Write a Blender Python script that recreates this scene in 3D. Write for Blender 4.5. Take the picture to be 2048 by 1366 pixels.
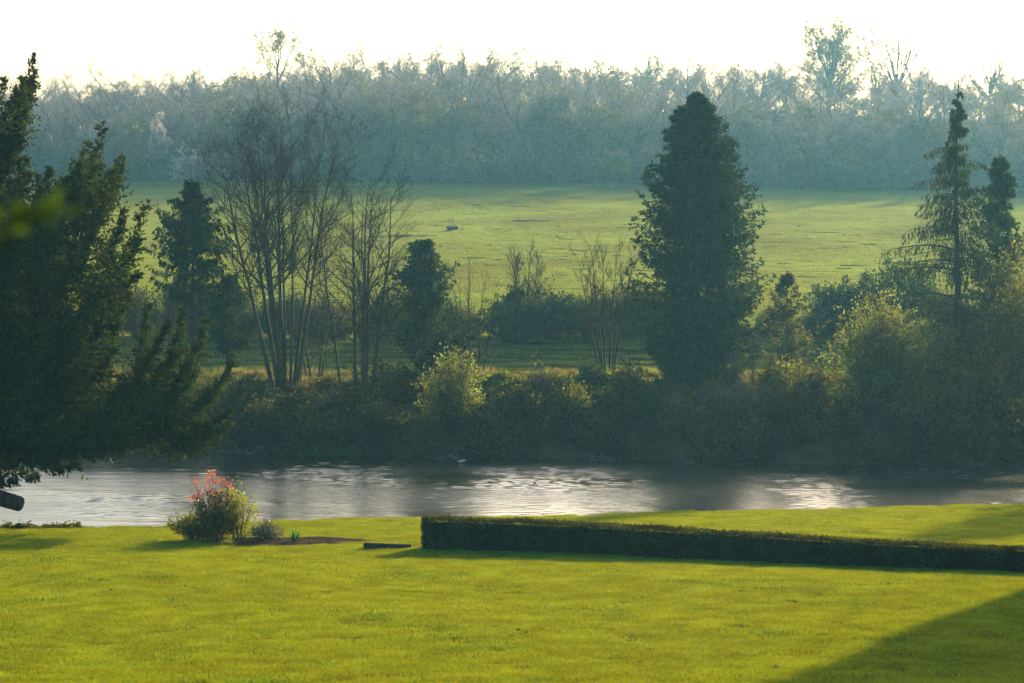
import bpy, math, random
import numpy as np
from mathutils import Vector

R = math.radians
PI = math.pi
SC = bpy.context.scene
COL = SC.collection
for o in list(bpy.data.objects):
    bpy.data.objects.remove(o)

# ------------------------------------------------------------------ camera
CAMZ = 12.6
PITCH = math.atan2(233.0, 4817.0)
cam_d = bpy.data.cameras.new('camera')
cam_d.sensor_width = 36.0
cam_d.lens = 4817.0 / 2048.0 * 36.0
cam_d.clip_start = 0.1
cam_d.clip_end = 4000.0
cam_d.dof.use_dof = True
cam_d.dof.focus_distance = 105.0
cam_d.dof.aperture_fstop = 2.0
cam = bpy.data.objects.new('camera', cam_d)
cam.location = (0, 0, CAMZ)
cam.rotation_euler = (PI / 2 - PITCH, 0, 0)
COL.objects.link(cam)
SC.camera = cam

# ------------------------------------------------------------------ sky, sun, exposure
SUN_AZ, SUN_EL = R(24.5), R(15.0)
world = bpy.data.worlds.new('World')
SC.world = world
world.use_nodes = True
wn = world.node_tree.nodes
wl = world.node_tree.links
wn.clear()
wo = wn.new('ShaderNodeOutputWorld')
bg = wn.new('ShaderNodeBackground')
sky = wn.new('ShaderNodeTexSky')
sky.sky_type = 'NISHITA'
sky.sun_disc = False
sky.sun_elevation = SUN_EL
sky.sun_rotation = SUN_AZ
sky.altitude = 50
sky.air_density = 1.0
sky.dust_density = 4.0
sky.ozone_density = 1.0
bg.inputs['Strength'].default_value = 0.15
wl.new(sky.outputs[0], bg.inputs[0])
wl.new(bg.outputs[0], wo.inputs[0])

sun_d = bpy.data.lights.new('sun', 'SUN')
sun_d.energy = 5.0
sun_d.angle = R(1.0)
sun_d.color = (1.0, 0.79, 0.50)
sun = bpy.data.objects.new('sun', sun_d)
S = Vector((math.sin(SUN_AZ) * math.cos(SUN_EL), math.cos(SUN_AZ) * math.cos(SUN_EL), math.sin(SUN_EL)))
sun.rotation_euler = S.to_track_quat('Z', 'Y').to_euler()
sun.location = (60, 200, 120)
COL.objects.link(sun)

SC.view_settings.view_transform = 'Standard'
SC.view_settings.look = 'None'
SC.view_settings.exposure = 0.9
SC.view_settings.gamma = 1.0
SC.view_settings.use_curve_mapping = False
SC.render.engine = 'CYCLES'
SC.cycles.use_denoising = True
SC.cycles.max_bounces = 8
SC.cycles.volume_bounces = 0
SC.cycles.transmission_bounces = 6
SC.cycles.diffuse_bounces = 4
SC.cycles.sample_clamp_indirect = 6.0

HAZE_DENSITY = 0.000225
HAZE_COLOR = (0.25, 0.66, 1.0, 1)
HAZE_ANISO = 0.5

# ------------------------------------------------------------------ helpers
def rgb(h):
    h = h.lstrip('#')
    f = lambda c: c / 12.92 if c <= .04045 else ((c + .055) / 1.055) ** 2.4
    return tuple(f(int(h[i:i + 2], 16) / 255.0) for i in (0, 2, 4)) + (1,)

def norm(v):
    return v / np.maximum(np.linalg.norm(v, axis=-1, keepdims=True), 1e-9)

def rdir(rng, n):
    return norm(rng.normal(size=(n, 3)))

def smooth(a, b, x):
    t = np.clip((x - a) / (b - a), 0, 1)
    return t * t * (3 - 2 * t)

def at(px, py, D):
    """world point on the ray of photo pixel (px,py), at depth y = D"""
    cp, sp = math.cos(PITCH), math.sin(PITCH)
    a = (px - 1024) / 4817.0
    b = -(py - 683) / 4817.0
    dy, dz = cp + b * sp, -sp + b * cp
    t = D / dy
    return Vector((a * t, D, CAMZ + dz * t))

def tag(o, label=None, cat=None, group=None, kind=None):
    if label: o['label'] = label
    if cat: o['category'] = cat
    if group: o['group'] = group
    if kind: o['kind'] = kind
    return o

def thing(name, loc, label, cat, group=None, rz=0.0, sc=1.0):
    o = bpy.data.objects.new(name, None)
    o.empty_display_size = 0.3
    o.location = loc
    o.rotation_euler = (0, 0, rz)
    o.scale = (sc, sc, sc) if not isinstance(sc, (tuple, list)) else sc
    COL.objects.link(o)
    return tag(o, label, cat, group)

def copy_thing(src, loc, label=None, rz=0.0, sc=1.0):
    c = src.copy()
    COL.objects.link(c)
    c.location = loc
    c.rotation_euler = (0, 0, rz)
    c.scale = (sc, sc, sc) if not isinstance(sc, (tuple, list)) else sc
    if label: c['label'] = label
    for ch in src.children:
        d = ch.copy()
        COL.objects.link(d)
        d.parent = c
    return c

class MB:
    """collects tubes, leaf cards and boxes; build() links them as ONE mesh object"""
    def __init__(s):
        s.v, s.q, s.t, s.qs, s.ts, s.n = [], [], [], [], [], 0
    def add(s, V, Q=None, T=None, sm=False):
        V = np.asarray(V, float).reshape(-1, 3)
        if Q is not None and len(Q):
            s.q.append(np.asarray(Q) + s.n); s.qs.append(np.full(len(Q), sm))
        if T is not None and len(T):
            s.t.append(np.asarray(T) + s.n); s.ts.append(np.full(len(T), sm))
        s.v.append(V); s.n += len(V)
    def tubes(s, P, Rad, S=5):
        P = np.asarray(P, float); Rad = np.asarray(Rad, float)
        if P.ndim == 2: P = P[None]; Rad = Rad[None]
        N, K = P.shape[:2]
        if N == 0: return
        T = norm(np.gradient(P, axis=1))
        ref = np.where(np.abs(norm(P[:, -1] - P[:, 0])[:, 2:3]) > .8, np.array([[1., .13, 0]]), np.array([[0, .1, 1.]]))
        A = norm(np.cross(T, ref[:, None, :]))
        B = np.cross(T, A)
        if S == 2:
            V = np.stack([P + A * Rad[..., None], P - A * Rad[..., None]], axis=2)
            i = np.arange(N)[:, None] * K * 2 + np.arange(K - 1)[None] * 2
            Q = np.stack([i, i + 1, i + 3, i + 2], -1).reshape(-1, 4)
            s.add(V, Q); return
        an = np.arange(S) * 2 * PI / S
        V = P[:, :, None] + Rad[..., None, None] * (A[:, :, None] * np.cos(an)[:, None] + B[:, :, None] * np.sin(an)[:, None])
        i = np.arange(N)[:, None, None] * K * S + np.arange(K - 1)[None, :, None] * S
        j = np.arange(S)[None, None]; j2 = (j + 1) % S
        Q = np.stack([i + j, i + j2, i + S + j2, i + S + j], -1).reshape(-1, 4)
        s.add(V, Q, sm=True)
    def cards(s, C, D, L, W, rng, N=None):
        """diamond leaf quads at C pointing along D"""
        C = np.asarray(C, float); D = norm(np.asarray(D, float)); n = len(C)
        if n == 0: return
        L = np.broadcast_to(L, n)[:, None]; W = np.broadcast_to(W, n)[:, None]
        side = norm(np.cross(D, rdir(rng, n) if N is None else N))
        nn = np.cross(side, D)
        m = C + D * L * .5 + nn * W * .18
        V = np.stack([C, m + side * W * .5, C + D * L, m - side * W * .5], 1)
        i = np.arange(n)[:, None] * 4
        s.add(V, i + np.arange(4)[None])
    def box(s, x0, y0, z0, x1, y1, z1):
        V = [(x0, y0, z0), (x1, y0, z0), (x1, y1, z0), (x0, y1, z0), (x0, y0, z1), (x1, y0, z1), (x1, y1, z1), (x0, y1, z1)]
        s.add(V, [(0, 3, 2, 1), (4, 5, 6, 7), (0, 1, 5, 4), (1, 2, 6, 5), (2, 3, 7, 6), (3, 0, 4, 7)])
    def mesh(s, name, mat):
        me = bpy.data.meshes.new(name)
        V = np.concatenate(s.v) if s.v else np.zeros((0, 3))
        Q = np.concatenate(s.q) if s.q else np.zeros((0, 4), int)
        T = np.concatenate(s.t) if s.t else np.zeros((0, 3), int)
        sm = np.concatenate(s.qs + s.ts) if (s.qs or s.ts) else np.zeros(0, bool)
        me.vertices.add(len(V)); me.vertices.foreach_set('co', V.astype(np.float32).ravel())
        nl = Q.size + T.size
        me.loops.add(nl)
        me.loops.foreach_set('vertex_index', np.concatenate([Q.ravel(), T.ravel()]).astype(np.int32))
        me.polygons.add(len(Q) + len(T))
        st = np.concatenate([np.arange(len(Q)) * 4, Q.size + np.arange(len(T)) * 3]).astype(np.int32)
        me.polygons.foreach_set('loop_start', st)
        me.polygons.foreach_set('use_smooth', sm)
        me.update(calc_edges=True)
        me.validate()
        if mat: me.materials.append(mat)
        return me
    def build(s, name, mat, parent=None, loc=None):
        o = bpy.data.objects.new(name, s.mesh(name, mat))
        COL.objects.link(o)
        if parent: o.parent = parent
        if loc is not None: o.location = loc
        return o

# ------------------------------------------------------------------ materials
def new_mat(name):
    m = bpy.data.materials.new(name)
    m.use_nodes = True
    nt = m.node_tree
    nt.nodes.clear()
    return m, nt.nodes, nt.links

def leaf_mat(name, refl, trans, tw=0.5, var=0.5, gloss=0.0, rough=0.35, wscale=0.6, wvar=0.5, hvar=0.03):
    """thin leaf: diffuse one way, translucent (yellower) the other; each leaf its own tone"""
    m, N, L = new_mat(name)
    out = N.new('ShaderNodeOutputMaterial')
    geo = N.new('ShaderNodeNewGeometry')
    mr = N.new('ShaderNodeMapRange'); mr.inputs[3].default_value = 1 - var; mr.inputs[4].default_value = 1 + var
    L.new(geo.outputs['Random Per Island'], mr.inputs[0])
    no = N.new('ShaderNodeTexNoise'); no.inputs['Scale'].default_value = wscale; no.inputs['Detail'].default_value = 3
    L.new(geo.outputs['Position'], no.inputs['Vector'])
    mr2 = N.new('ShaderNodeMapRange'); mr2.inputs[1].default_value = .3; mr2.inputs[2].default_value = .7
    mr2.inputs[3].default_value = 1 - wvar; mr2.inputs[4].default_value = 1 + wvar
    L.new(no.outputs[0], mr2.inputs[0])
    mu = N.new('ShaderNodeMath'); mu.operation = 'MULTIPLY'
    L.new(mr.outputs[0], mu.inputs[0]); L.new(mr2.outputs[0], mu.inputs[1])
    mh = N.new('ShaderNodeMapRange'); mh.inputs[1].default_value = .3; mh.inputs[2].default_value = .7
    mh.inputs[3].default_value = .5 - hvar; mh.inputs[4].default_value = .5 + hvar
    L.new(no.outputs[0], mh.inputs[0])
    outs = []
    for c in (refl, trans):
        h = N.new('ShaderNodeHueSaturation'); h.inputs['Color'].default_value = c if len(c) == 4 else (*c, 1)
        L.new(mu.outputs[0], h.inputs['Value']); L.new(mh.outputs[0], h.inputs['Hue'])
        outs.append(h)
    d = N.new('ShaderNodeBsdfDiffuse'); L.new(outs[0].outputs[0], d.inputs[0])
    t = N.new('ShaderNodeBsdfTranslucent'); L.new(outs[1].outputs[0], t.inputs[0])
    mx = N.new('ShaderNodeMixShader'); mx.inputs[0].default_value = tw
    L.new(d.outputs[0], mx.inputs[1]); L.new(t.outputs[0], mx.inputs[2])
    last = mx
    if gloss > 0:
        g = N.new('ShaderNodeBsdfGlossy'); g.inputs['Roughness'].default_value = rough
        g.inputs[0].default_value = (1, 1, 1, 1)
        mg = N.new('ShaderNodeMixShader'); mg.inputs[0].default_value = gloss
        L.new(mx.outputs[0], mg.inputs[1]); L.new(g.outputs[0], mg.inputs[2])
        last = mg
    L.new(last.outputs[0], out.inputs[0])
    return m

def bark_mat(name, c1, c2, scale=6.0, bump=0.3):
    m, N, L = new_mat(name)
    out = N.new('ShaderNodeOutputMaterial')
    p = N.new('ShaderNodeBsdfPrincipled'); p.inputs['Roughness'].default_value = .9
    p.inputs['Specular IOR Level'].default_value = .2
    tc = N.new('ShaderNodeTexCoord')
    mp = N.new('ShaderNodeMapping'); mp.inputs['Scale'].default_value = (1, 1, .25)
    L.new(tc.outputs['Object'], mp.inputs[0])
    no = N.new('ShaderNodeTexNoise'); no.inputs['Scale'].default_value = scale; no.inputs['Detail'].default_value = 5
    L.new(mp.outputs[0], no.inputs['Vector'])
    cr = N.new('ShaderNodeValToRGB')
    cr.color_ramp.elements[0].position = .35; cr.color_ramp.elements[0].color = (*c1, 1)
    cr.color_ramp.elements[1].position = .68; cr.color_ramp.elements[1].color = (*c2, 1)
    L.new(no.outputs[0], cr.inputs[0]); L.new(cr.outputs[0], p.inputs['Base Color'])
    b = N.new('ShaderNodeBump'); b.inputs['Strength'].default_value = bump; b.inputs['Distance'].default_value = .03
    L.new(no.outputs[0], b.inputs['Height']); L.new(b.outputs[0], p.inputs['Normal'])
    L.new(p.outputs[0], out.inputs[0])
    return m

def ground_mat(name, cols, scale, detail=6, bump=.4, bdist=.1):
    """noise ramp over world position"""
    m, N, L = new_mat(name)
    out = N.new('ShaderNodeOutputMaterial')
    p = N.new('ShaderNodeBsdfPrincipled'); p.inputs['Roughness'].default_value = 1
    p.inputs['Specular IOR Level'].default_value = 0.0
    geo = N.new('ShaderNodeNewGeometry')
    no = N.new('ShaderNodeTexNoise'); no.inputs['Scale'].default_value = scale; no.inputs['Detail'].default_value = detail
    no.inputs['Roughness'].default_value = .65
    L.new(geo.outputs['Position'], no.inputs['Vector'])
    cr = N.new('ShaderNodeValToRGB'); e = cr.color_ramp.elements
    e[0].position = .32; e[0].color = (*cols[0], 1)
    e[1].position = .68; e[1].color = (*cols[-1], 1)
    for k, c in enumerate(cols[1:-1]):
        x = e.new(.32 + .36 * (k + 1) / (len(cols) - 1)); x.color = (*c, 1)
    L.new(no.outputs[0], cr.inputs[0]); L.new(cr.outputs[0], p.inputs['Base Color'])
    n2 = N.new('ShaderNodeTexNoise'); n2.inputs['Scale'].default_value = scale * 6; n2.inputs['Detail'].default_value = 4
    L.new(geo.outputs['Position'], n2.inputs['Vector'])
    b = N.new('ShaderNodeBump'); b.inputs['Strength'].default_value = bump; b.inputs['Distance'].default_value = bdist
    L.new(n2.outputs[0], b.inputs['Height']); L.new(b.outputs[0], p.inputs['Normal'])
    L.new(p.outputs[0], out.inputs[0])
    return m

def plain_mat(name, c, rough=.6, metal=0.0, spec=.4):
    m, N, L = new_mat(name)
    out = N.new('ShaderNodeOutputMaterial')
    p = N.new('ShaderNodeBsdfPrincipled')
    p.inputs['Roughness'].default_value = rough; p.inputs['Metallic'].default_value = metal
    p.inputs['Specular IOR Level'].default_value = spec
    geo = N.new('ShaderNodeNewGeometry')
    no = N.new('ShaderNodeTexNoise'); no.inputs['Scale'].default_value = 7; no.inputs['Detail'].default_value = 5
    L.new(geo.outputs['Position'], no.inputs['Vector'])
    h = N.new('ShaderNodeHueSaturation'); h.inputs['Color'].default_value = (*c, 1)
    mr = N.new('ShaderNodeMapRange'); mr.inputs[1].default_value = .3; mr.inputs[2].default_value = .7
    mr.inputs[3].default_value = .75; mr.inputs[4].default_value = 1.2
    L.new(no.outputs[0], mr.inputs[0]); L.new(mr.outputs[0], h.inputs['Value'])
    L.new(h.outputs[0], p.inputs['Base Color']); L.new(p.outputs[0], out.inputs[0])
    return m

M = {}
M['lawn_soil'] = ground_mat('lawn soil', [(.030, .050, .007), (.055, .075, .010), (.080, .090, .014)], .9)
M['field_soil'] = ground_mat('field turf', [(.04, .075, .012), (.07, .10, .016), (.10, .12, .025)], .12)
M['bank_soil'] = ground_mat('bank soil', [(.03, .026, .015), (.05, .05, .02), (.06, .075, .02)], .8)
M['wood_floor'] = ground_mat('leaf litter', [(.05, .035, .02), (.09, .065, .04), (.06, .07, .03)], .3)
M['bed_soil'] = ground_mat('bed soil', [(.035, .024, .016), (.07, .05, .035), (.11, .075, .05)], 6, bump=.8, bdist=.05)
M['grass'] = leaf_mat('lawn grass', (.012, .235, .016), (.455, .44, .005), tw=.36, var=.35, wscale=1.1, wvar=.2, hvar=.008)
M['meadow'] = leaf_mat('field grass', (.04, .15, .03), (.30, .33, .04), tw=.55, var=.35, wscale=.06, wvar=.25, hvar=.015)
M['yew'] = leaf_mat('yew needles', (.009, .060, .013), (.06, .075, .006), tw=.3, var=.5, gloss=.008, rough=.35, wscale=.8)
M['cypress'] = leaf_mat('cypress sprays', (.010, .065, .024), (.035, .06, .010), tw=.25, var=.45, wscale=.8)
M['ivy'] = leaf_mat('ivy leaves', (.012, .068, .018), (.06, .09, .010), tw=.35, var=.5, gloss=.012, wscale=.7)
M['larch'] = leaf_mat('larch needles', (.03, .05, .02), (.06, .075, .02), tw=.35, var=.5, wscale=.9)
M['straw'] = leaf_mat('straw grass', (.10, .09, .035), (.24, .20, .055), tw=.5, var=.5, wscale=.5)
M['hedge'] = leaf_mat('hedge leaves', (.008, .062, .012), (.10, .085, .012), tw=.3, var=.6, wscale=1.5)
M['willow'] = leaf_mat('willow leaves', (.09, .145, .03), (.27, .29, .05), tw=.5, var=.45, wscale=.8)
M['bramble'] = leaf_mat('bramble leaves', (.042, .066, .022), (.12, .11, .022), tw=.4, var=.6, wscale=.4, wvar=.6, hvar=.04)
M['sunlit_ivy'] = leaf_mat('sunlit mound ivy leaves', (.04, .09, .02), (.17, .20, .015), tw=.45, var=.5, wscale=.9)  # brighter version of the ivy, with the sunlight on the mound in its colour
M['reed'] = leaf_mat('reed blades', (.05, .14, .02), (.12, .22, .03), tw=.5, var=.4)
M['bud'] = leaf_mat('opening buds', (.08, .085, .03), (.17, .15, .035), tw=.5, var=.4, wscale=.15)
M['glow_bud'] = leaf_mat('pale glow buds', (.20, .17, .15), (.30, .26, .22), tw=.5, var=.3, wscale=.12, wvar=.3)  # buds added to give the bare crowns a pale, sunlit, hazy glow
M['oakleaf'] = leaf_mat('young oak leaves', (.09, .11, .025), (.28, .26, .05), tw=.5, var=.5, wscale=.2)
M['brown_bud'] = leaf_mat('brown buds', (.11, .075, .04), (.20, .13, .06), tw=.4, var=.5, wscale=.3)
M['grey_bud'] = leaf_mat('grey buds', (.07, .065, .035), (.09, .08, .03), tw=.4, var=.5, wscale=.3)
M['blossom'] = leaf_mat('white blossom', (.50, .44, .43), (.50, .43, .40), tw=.5, var=.2, wscale=.3, wvar=.2, hvar=.0)
M['red_leaf'] = leaf_mat('red young leaves', (.28, .045, .015), (.70, .17, .03), tw=.5, var=.4, gloss=.05, rough=.25, wscale=3, hvar=.02)
M['dark_leaf'] = leaf_mat('glossy dark leaves', (.018, .05, .014), (.06, .085, .012), tw=.3, var=.5, gloss=.06, rough=.25, wscale=2)
M['lime_leaf'] = leaf_mat('lime spring leaves', (.10, .15, .02), (.42, .42, .03), tw=.5, var=.4, wscale=3)
M['olive_leaf'] = leaf_mat('olive leaves', (.05, .08, .02), (.27, .27, .02), tw=.45, var=.5, wscale=3)
M['grey_leaf'] = leaf_mat('grey green rosette leaves', (.09, .12, .07), (.15, .14, .06), tw=.3, var=.6, gloss=.08, rough=.3, wscale=4)
M['iris'] = leaf_mat('iris blades', (.05, .14, .03), (.09, .22, .03), tw=.4, var=.3)
M['near_leaf'] = leaf_mat('near leaves', (.025, .075, .010), (.05, .085, .006), tw=.5, var=.3)
M['bark'] = bark_mat('grey bark', (.07, .062, .05), (.17, .15, .125))
M['twig'] = plain_mat('twigs', (.060, .056, .030), .9, spec=.1)
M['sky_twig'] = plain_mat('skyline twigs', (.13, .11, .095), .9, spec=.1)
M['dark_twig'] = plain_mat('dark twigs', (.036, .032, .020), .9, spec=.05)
M['haze_twig'] = plain_mat('haze pale twigs', (.42, .39, .39), .9, spec=.1)  # twig colour paled so the wood looks deeper in haze
M['dark_bark'] = bark_mat('dark bark', (.025, .02, .015), (.06, .05, .035))
M['dead_wood'] = bark_mat('bleached dead wood', (.08, .078, .072), (.20, .19, .18))
M['dead_stem'] = plain_mat('grey dead stems', (.20, .19, .18), .9, spec=.1)

# ------------------------------------------------------------------ terrain
def edge_near(x):
    xc = np.clip(x, -45, 45)
    return 86.6 + .44 * xc - .0012 * xc * np.abs(xc) + .25 * np.sin(x * .31) + .12 * np.sin(x * .83 + 1)
def edge_far(x):
    xc = np.clip(x, -60, 60)
    return 129.6 - .16 * xc + .5 * np.sin(x * .33) + .3 * np.sin(x * .9 + 2)
def edge_wood(x):
    return 418 - .3 * np.clip(x, -150, 150) + 2.0 * np.sin(x * .06) + .9 * np.sin(x * .21)
def hill_slope(x):
    return .097 + .010 * np.sin(x * .018 + .9) - .024 * smooth(-60, -150, x)

def gz(x, y):
    x = np.asarray(x, float); y = np.asarray(y, float)
    en, ef, ew = edge_near(x), edge_far(x), edge_wood(x)
    lawn = 7.6 - .064 * np.minimum(y, 110) + .035 * np.sin(x * .45 + y * .2) + .03 * np.sin(y * .55 + x * .13)
    b = 7.6 - .064 * en
    near = np.maximum(b - np.maximum(y - en, 0) * .8 - .0, -1.3)
    z1 = np.where(y < en, lawn, np.minimum(near, lawn))
    s = y - ef
    far = np.where(s < 0, np.maximum(s * .8, -1.3), 3.55 * (1 - (1 - np.clip(s / 12.5, 0, 1)) ** 1.7))
    fy = np.maximum(y - 172, 0)
    flat = .12 * np.sin(x * .12) * smooth(140, 150, y) - .7 * np.exp(-((y - 156) / 6.5) ** 2) + 1.0 * smooth(161, 171, y)
    field = .0626 * (np.sqrt(fy * fy + 36) - 6) + .25 * np.sin(x * .035 + y * .02) * smooth(200, 260, y)
    over = np.maximum(y - ew, 0)
    hill = (hill_slope(x) - .0626) * np.minimum(over, 215) - .11 * np.maximum(over - 215, 0)
    z2 = far + flat + np.where(y > 172, field + hill, 0)
    return np.where(y < 105, z1, np.where(s < -3, -1.3, z2))

def gz1(x, y):
    return float(gz(x, y))

def sheet(name, xs, ys, mat):
    X, Y = np.meshgrid(xs, ys)
    Z = gz(X, Y)
    nx, ny = len(xs), len(ys)
    i = (np.arange(ny - 1)[:, None] * nx + np.arange(nx - 1)[None]).ravel()
    mb = MB()
    mb.add(np.stack([X, Y, Z], -1), np.stack([i, i + 1, i + nx + 1, i + nx], -1), sm=True)
    return tag(mb.build(name, mat), kind='structure')

xs_w = np.concatenate([np.linspace(-420, -60, 25)[:-1], np.linspace(-60, 60, 161), np.linspace(60, 420, 25)[1:]])
sheet('lawn', xs_w, np.concatenate([np.linspace(-60, 30, 19)[:-1], np.linspace(30, 105, 151)]), M['lawn_soil'])
sheet('riverbed', xs_w, np.linspace(105, 118, 14), M['bank_soil'])
sheet('riverbank', xs_w, np.linspace(118, 142, 49), M['bank_soil'])
sheet('field', np.linspace(-420, 420, 169), np.linspace(142, 440, 120), M['field_soil'])
sheet('hill', np.linspace(-420, 420, 85), np.linspace(440, 900, 70), M['wood_floor'])

# ------------------------------------------------------------------ water
def water_mat():
    m, N, L = new_mat('river water')
    out = N.new('ShaderNodeOutputMaterial')
    p = N.new('ShaderNodeBsdfPrincipled')
    p.inputs['Base Color'].default_value = (.010, .020, .014, 1)
    p.inputs['IOR'].default_value = 1.333
    geo = N.new('ShaderNodeNewGeometry')
    mp = N.new('ShaderNodeMapping'); mp.inputs['Scale'].default_value = (.05, .14, 1)
    L.new(geo.outputs['Position'], mp.inputs[0])
    pn = N.new('ShaderNodeTexNoise'); pn.inputs['Scale'].default_value = 1; pn.inputs['Detail'].default_value = 4
    L.new(mp.outputs[0], pn.inputs['Vector'])
    pr = N.new('ShaderNodeMapRange'); pr.inputs[1].default_value = .36; pr.inputs[2].default_value = .54
    pr.inputs[3].default_value = .14; pr.inputs[4].default_value = .26
    L.new(pn.outputs[0], pr.inputs[0]); L.new(pr.outputs[0], p.inputs['Roughness'])
    no = N.new('ShaderNodeTexNoise'); no.inputs['Scale'].default_value = 5; no.inputs['Detail'].default_value = 2
    L.new(geo.outputs['Position'], no.inputs['Vector'])
    b = N.new('ShaderNodeBump'); b.inputs['Distance'].default_value = .01; b.inputs['Strength'].default_value = .5
    L.new(no.outputs[0], b.inputs['Height']); L.new(b.outputs[0], p.inputs['Normal'])
    L.new(p.outputs[0], out.inputs[0])
    return m
def ripples(X, Y):
    """short wind waves; the wind roughens some patches and leaves others smooth"""
    g = np.random.default_rng(55)
    def field(n, l0, l1, slope, main, spr):
        Z = np.zeros_like(X)
        for k in range(n):
            lam = math.exp(g.uniform(math.log(l0), math.log(l1))); a = main + g.normal() * spr
            kk = 2 * PI / lam; amp = slope * math.sqrt(2.0 / n) / kk
            Z += amp * np.sin(kk * (X * math.cos(a) + Y * math.sin(a)) + g.uniform(0, 2 * PI))
        return Z
    def lowf(sx, sy, n=7):
        Z = np.zeros_like(X)
        for k in range(n):
            Z += np.sin(X * sx * g.uniform(.5, 1.6) + Y * sy * g.uniform(-1.3, 1.3) + g.uniform(0, 6.28))
        return Z / math.sqrt(n / 2)
    gust = np.zeros_like(X)
    for x0, y0, wx, wy in ((-8.5, 122, 4.5, 10), (2.6, 116, 5.2, 16), (14.2, 110, 2.6, 12), (-19, 108, 6, 5), (22.5, 106, 3, 6)):
        gust += np.exp(-((X - x0) / wx) ** 2 - ((Y - y0) / wy) ** 2)
    mask = smooth(.15, .95, gust + .16 * lowf(.35, .8) + .10 * lowf(1.1, 2.0))
    mask = .22 + .78 * mask
    sheltered = smooth(.0, 3.0, edge_far(X) - Y)
    return (field(50, .42, 1.0, .125, 1.45, .5) * mask + field(6, 1.5, 3.5, .012, 1.3, .5)) * (.25 + .75 * sheltered)
xr = np.linspace(-31, 31, 330); yr = np.linspace(84, 134, 450)
X, Y = np.meshgrid(xr, yr)
Zr = ripples(X, Y)
fade = smooth(0, 2, X + 31) * smooth(0, 2, 31 - X) * smooth(0, 2, Y - 84) * smooth(0, 2, 134 - Y)
nx, ny = len(xr), len(yr)
i = (np.arange(ny - 1)[:, None] * nx + np.arange(nx - 1)[None]).ravel()
mb = MB()
mb.add(np.stack([X, Y, Zr * fade], -1), np.stack([i, i + 1, i + nx + 1, i + nx], -1), sm=True)
for x0, y0, x1, y1 in ((-420, 60, -31, 150), (31, 60, 420, 150), (-31, 60, 31, 84), (-31, 134, 31, 150)):
    mb.add([(x0, y0, 0), (x1, y0, 0), (x1, y1, 0), (x0, y1, 0)], [(0, 1, 2, 3)], sm=True)
river = tag(mb.build('river', water_mat()), kind='structure')

# ------------------------------------------------------------------ haze
m, N, L = new_mat('haze')
out = N.new('ShaderNodeOutputMaterial')
pv = N.new('ShaderNodeVolumePrincipled')
pv.inputs['Color'].default_value = HAZE_COLOR
pv.inputs['Density'].default_value = HAZE_DENSITY
pv.inputs['Anisotropy'].default_value = HAZE_ANISO
L.new(pv.outputs[0], out.inputs['Volume'])
mb = MB(); mb.box(-425, -65, -75, 425, 905, 75)
haze = tag(mb.build('haze', m), 'pale blue spring haze thickening over the valley', 'haze', kind='stuff')

# ------------------------------------------------------------------ plants: growing
def lerp_paths(P, Rd, idx, t):
    K = P.shape[1]
    f = np.clip(t * (K - 1), 0, K - 1 - 1e-6); i = f.astype(int); w = (f - i)[:, None]
    base = P[idx, i] * (1 - w) + P[idx, i + 1] * w
    T = norm(P[idx, i + 1] - P[idx, i])
    r = Rd[idx, i] * (1 - w[:, 0]) + Rd[idx, i + 1] * w[:, 0]
    return base, T, r

def grow(base, d, L, r0, K, wig, up, rng, tip=.25):
    """polylines from base along d with wander and upward pull"""
    n = len(base)
    P = np.zeros((n, K, 3)); P[:, 0] = base
    d = norm(d); step = (L / (K - 1))[:, None]
    upv = np.array([0, 0, 1.])
    for k in range(1, K):
        d = norm(d + rng.normal(size=(n, 3)) * wig + upv * (up if np.isscalar(up) else up[:, None]))
        P[:, k] = P[:, k - 1] + d * step
    Rd = r0[:, None] * np.linspace(1, tip, K)[None]
    return P, Rd

def kids(P, Rd, n, t0, t1, ang, lr, K, wig, up, rr, rng, lfn=None, rmin=.003, angsd=.15):
    N_ = len(P)
    idx = np.repeat(np.arange(N_), n); m_ = len(idx)
    t = (np.tile(np.arange(n), N_) + rng.uniform(0, 1, m_)) / n
    t = t0 + (t1 - t0) * t
    base, T, r = lerp_paths(P, Rd, idx, t)
    Lp = np.linalg.norm(np.diff(P, axis=1), axis=2).sum(1)[idx]
    L = Lp * lr * (lfn(t) if lfn else (1.15 - .7 * t)) * rng.uniform(.65, 1.25, m_)
    a = rng.normal(ang, angsd, m_)[:, None]
    pp = norm(np.cross(T, rdir(rng, m_)))
    d = np.cos(a) * T + np.sin(a) * pp
    return grow(base, d, L, np.maximum(r * rr, rmin), K, wig, up, rng)

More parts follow.
